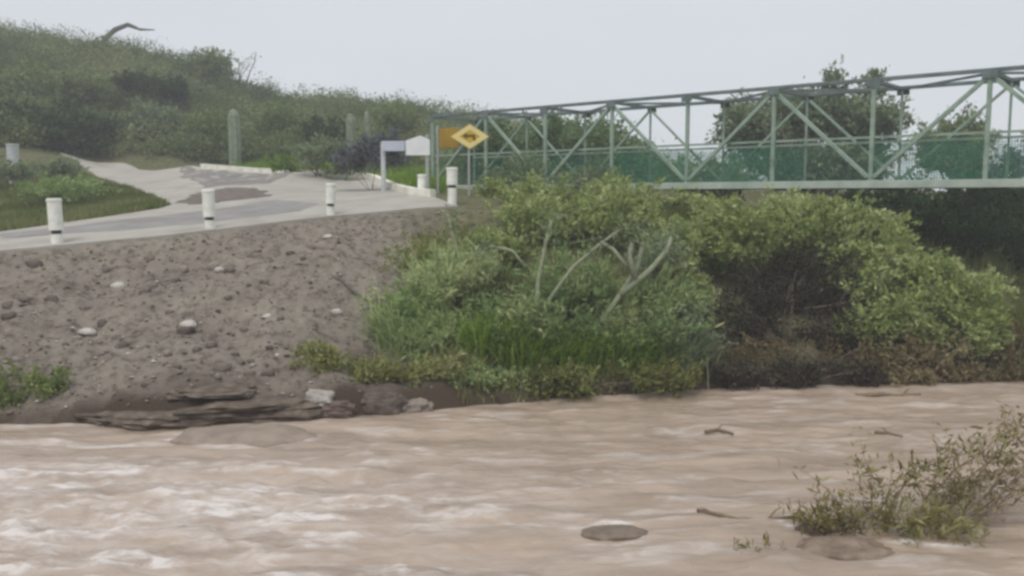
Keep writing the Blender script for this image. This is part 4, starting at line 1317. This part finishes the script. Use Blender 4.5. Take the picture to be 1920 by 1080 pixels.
def diamond(mb, c, a, b_, y, th=.02, inner=None):
    o = [c + np.array(p) for p in ((0, y, b_), (a, y, 0), (0, y, -b_), (-a, y, 0))]
    bk = [p + (0, th, 0) for p in o]
    if inner is None:
        mb.add(o + bk, [(0, 1, 2, 3), (7, 6, 5, 4)] + [(i, 4 + i, 4 + (i + 1) % 4, (i + 1) % 4) for i in range(4)])
    else:
        k = [c + np.array((p[0] * inner, y, p[1] * inner)) for p in ((0, b_), (a, 0), (0, -b_), (-a, 0))]
        mb.add(o + k, [(i, (i + 1) % 4, 4 + (i + 1) % 4, 4 + i) for i in range(4)])


c = np.array(at(881, 256, Y - .06))
mb = MB(); diamond(mb, c, .58, .37, 0); mb.build('panel', M['sign_yellow'], t)
mb = MB(); diamond(mb, c, .56, .355, -.004, inner=.55); mb.build('border', M['sign_cream'], t)
mb = MB()
ar = [(-.21, .0), (-.09, .10), (-.09, .035), (.10, .035), (.10, -.11), (.16, -.11), (.16, -.035 + .13), (-.09 + .18, .095), (-.09, .095), (-.09, .0 - .10)]
ar = [(-.22, .02), (-.08, .12), (-.08, .055), (.16, .055), (.16, -.12), (.09, -.12), (.09, -.015), (-.08, -.015), (-.08, -.08)]
mb.add([c + (x, -.007, z) for x, z in ar], [tuple(range(len(ar) - 1, -1, -1))])
mb.build('symbol', M['sign_dark'], t)
mb = MB(); mb.bar(c + (-.1, .035, 0), c + (.1, .035, 0), .03, .05); mb.build('bracket', M['galv'], t)
Y = 27.2
b = below(822, Y)
t = thing('warning_sign', 'amber board sign half behind the yellow diamond sign', 'sign', b)
mb = MB(); sign_post(mb, 822, 236, Y, .035); mb.build('post', M['galv'], t)
c = np.array(at(842, 259, Y - .06))
mb = MB(); mb.box(c, (.58, .02, .58)); mb.build('panel', M['sign_amber'], t, bevel=.01)
mb = MB(); mb.bar(c + (-.28, .03, 0), c + (.2, .03, 0), .03, .04); mb.build('bracket', M['galv'], t)

# ------------------------------------------------------------------ things in the water
def wpt(px, py, z=0.0):
    r = ray(px, py); t = (z - EYE) / r[2]
    return np.array([r[0] * t, r[1] * t, z])


me = rock_mesh('dark_wave_hump', (-4.35, 14.2, -.13), (1.2, .55, .20), .03, 905, 4, .30, pw=.8)  # added rock shape, its dark colour imitates the darker face of a standing wave
props(link('dark_wave_hump', me, mat('dark_wave_face', [(0.3, (0.20, 0.155, 0.12)), (0.6, (0.30, 0.24, 0.19))], 3, .5, .4), None, (-4.35, 14.2, 0)), 'long standing wave below the rock slabs, its darker face coloured onto an added boulder shape', 'rock')
p = wpt(1147, 996)
me = rock_mesh('river_stone', (p[0], p[1], -.035), (.40, .2, .085), 0, 901, 4, .22)
props(link('river_stone', me, M['wet_stone'], None, (p[0], p[1], 0)), 'dark smooth oval stone barely breaking the brown water', 'stone')


def drift(name, label, pts, r, m='drift', cat='driftwood', z=.03, twigs=()):
    q = [wpt(*a) for a in pts]
    t = thing(name, label, cat, (q[0][0], q[0][1], 0))
    mb = MB(); mb.tube([a + (0, 0, z + .02 * math.sin(i * 2)) for i, a in enumerate(q)], [r * (1 - .4 * i / len(q)) for i in range(len(q))], 7)
    mb.build('trunk', M[m], t, smooth=True)
    for (i, dx, dy, dz) in twigs:
        mb = MB(); mb.tube([q[i] + (0, 0, z), q[i] + (dx * .5, dy * .5, z + dz * .7), q[i] + (dx, dy, z + dz)], [r * .5, r * .35, r * .15], 5)
        mb.build('limb', M[m], t)


drift('drift_log', 'thin dark log floating close under the far bank', [(1605, 746), (1650, 744), (1690, 745), (1725, 743)], .06, twigs=[(2, .2, .1, .12)])
drift('drift_stick', 'short dark stick bobbing in mid river, farther from the frame edge', [(1322, 813), (1345, 810), (1375, 815)], .03, twigs=[(1, .12, .05, .1)])
drift('drift_stick', 'short dark stick bobbing in mid river, nearer the flooded bush', [(1640, 814), (1665, 817), (1692, 821)], .03, twigs=[(1, -.1, .05, .1)])
drift('drift_branch', 'long thin curved branch trailing from the flooded bush', [(1308, 961), (1340, 970), (1385, 977), (1440, 977), (1500, 975)], .028, twigs=[(1, -.15, .1, .06), (3, .2, .1, .12)])

# flooded bush in the foreground with its mud mound
p = wpt(1600, 1045)
me = rock_mesh('mud_mound', (p[0], p[1] + .2, -.06), (.52, .34, .15), .1, 911, 4, .4)
props(link('mud_mound', me, M['mud'], None, (p[0], p[1], 0)), 'reddish brown mud hump at the foot of the flooded bush', 'mud mound')
p = wpt(1545, 1000)
me = rock_mesh('mud_mound', (p[0], p[1] + .1, -.03), (.34, .2, .13), .1, 912, 3, .25)
props(link('mud_mound', me, M['rock_red'], None, (p[0], p[1], 0)), 'small dark red clod behind the larger mud hump', 'mud mound')


def flooded(label, base_px, tips, seed, r0, n_side, leafm, leaf_n, size, name='flooded_bush'):
    """a weather-beaten bush: leaning stems, each with side twigs and narrow leaves"""
    rnd = random.Random(seed); r = np.random.default_rng(seed)
    b = wpt(*base_px)
    t = thing(name, label, 'bush', (b[0], b[1], 0))
    cs = []
    for (tx, ty, tY) in tips:
        mb = MB()
        e = np.array(at(tx, ty, tY))
        b0 = b + (rnd.uniform(-.25, .25), rnd.uniform(-.15, .15), -.1)
        pts = limb(mb, b0, e, r0, r0 * .25, .1, 6, 6, rnd)
        for k in range(n_side):
            q = pts[rnd.randrange(2, 7)]
            d = (e - b0) / np.linalg.norm(e - b0) + np.array([rnd.uniform(-.8, .8), rnd.uniform(-.6, .6), rnd.uniform(-.2, .8)])
            q2 = q + d * rnd.uniform(.15, .4)
            limb(mb, q, q2, r0 * .4, r0 * .12, .15, 4, 3, rnd)
            cs += [q2, (q + q2) / 2]
        cs += pts[3:]
        mb.build('stem', M['drift'], t, smooth=True)
    v, ti = leaves(cs, .085, leaf_n, size, 4.0, .4, seed)
    link('foliage', soup('foliage', v, 4, ti), M[leafm], t)
    return t


tips = [(1700, 905, 10.3), (1760, 878, 10.5), (1815, 850, 10.8), (1865, 828, 11.0), (1905, 806, 11.3), (1945, 822, 11.3), (1930, 868, 11), (1880, 905, 10.6), (1575, 950, 10.0), (1640, 900, 10.3), (1520, 985, 9.9)]
flooded('half drowned bush of bent brown stems swept over by the flood in the foreground', (1660, 1005), tips, 71, .015, 8, 'leaf_wither', 8, .10)
tips = [(1890, 850, 10.9), (1960, 825, 11), (1830, 895, 10.6), (1940, 925, 10.4), (1890, 935, 10.2), (1990, 880, 10.8), (1790, 915, 10.4)]
flooded('bare brown flooded twigs beside the half drowned bush at the frame edge', (1780, 1000), tips, 72, .017, 9, 'leaf_dry', 5, .085)
p = wpt(1700, 1010)
v = []
plant('grass_clump', 'dense pale green leaf clump at the foot of the half drowned bush', 'plant', (p[0], p[1], 0),
      [ellip(1480, 975, 1600, 1018, 9.95, .3), ellip(1530, 955, 1680, 1015, 9.9, .35), ellip(1600, 935, 1790, 1030, 9.8, .4), ellip(1700, 955, 1850, 1030, 9.9, .4)], 'leaf_wither', 26, 15, .11, .11, 8, .01, seed=73, aspect=5, tmul=(.2, 1.1), spray=2.5)
p = wpt(1420, 1050)
plant('weed_clump', 'faint drowned weeds showing through the water near the mud hump', 'weeds', (p[0], p[1], 0),
      [(p[0], p[1] + .1, .0, .45, .2, .06)], 'leaf_wither', 34, 14, .08, .07, 4, .008, seed=74, aspect=4, floor=False)

# ------------------------------------------------------------------ misty air
HAZE = 0.0022
if HAZE:
    mb = MB()
    mb.box((-10, 55, 13.5), (220, 150, 31))
    hm = bpy.data.materials.new('haze_air'); hm.use_nodes = True
    hn, hl = hm.node_tree.nodes, hm.node_tree.links
    hn.clear()
    ho = hn.new('ShaderNodeOutputMaterial'); hv = hn.new('ShaderNodeVolumePrincipled')
    hv.inputs['Color'].default_value = (0.93, 0.95, 1.0, 1)
    hv.inputs['Density'].default_value = HAZE
    hl.new(hv.outputs[0], ho.inputs['Volume'])
    props(mb.build('haze', hm), 'pale rain mist hanging over the valley', None, None, 'stuff')
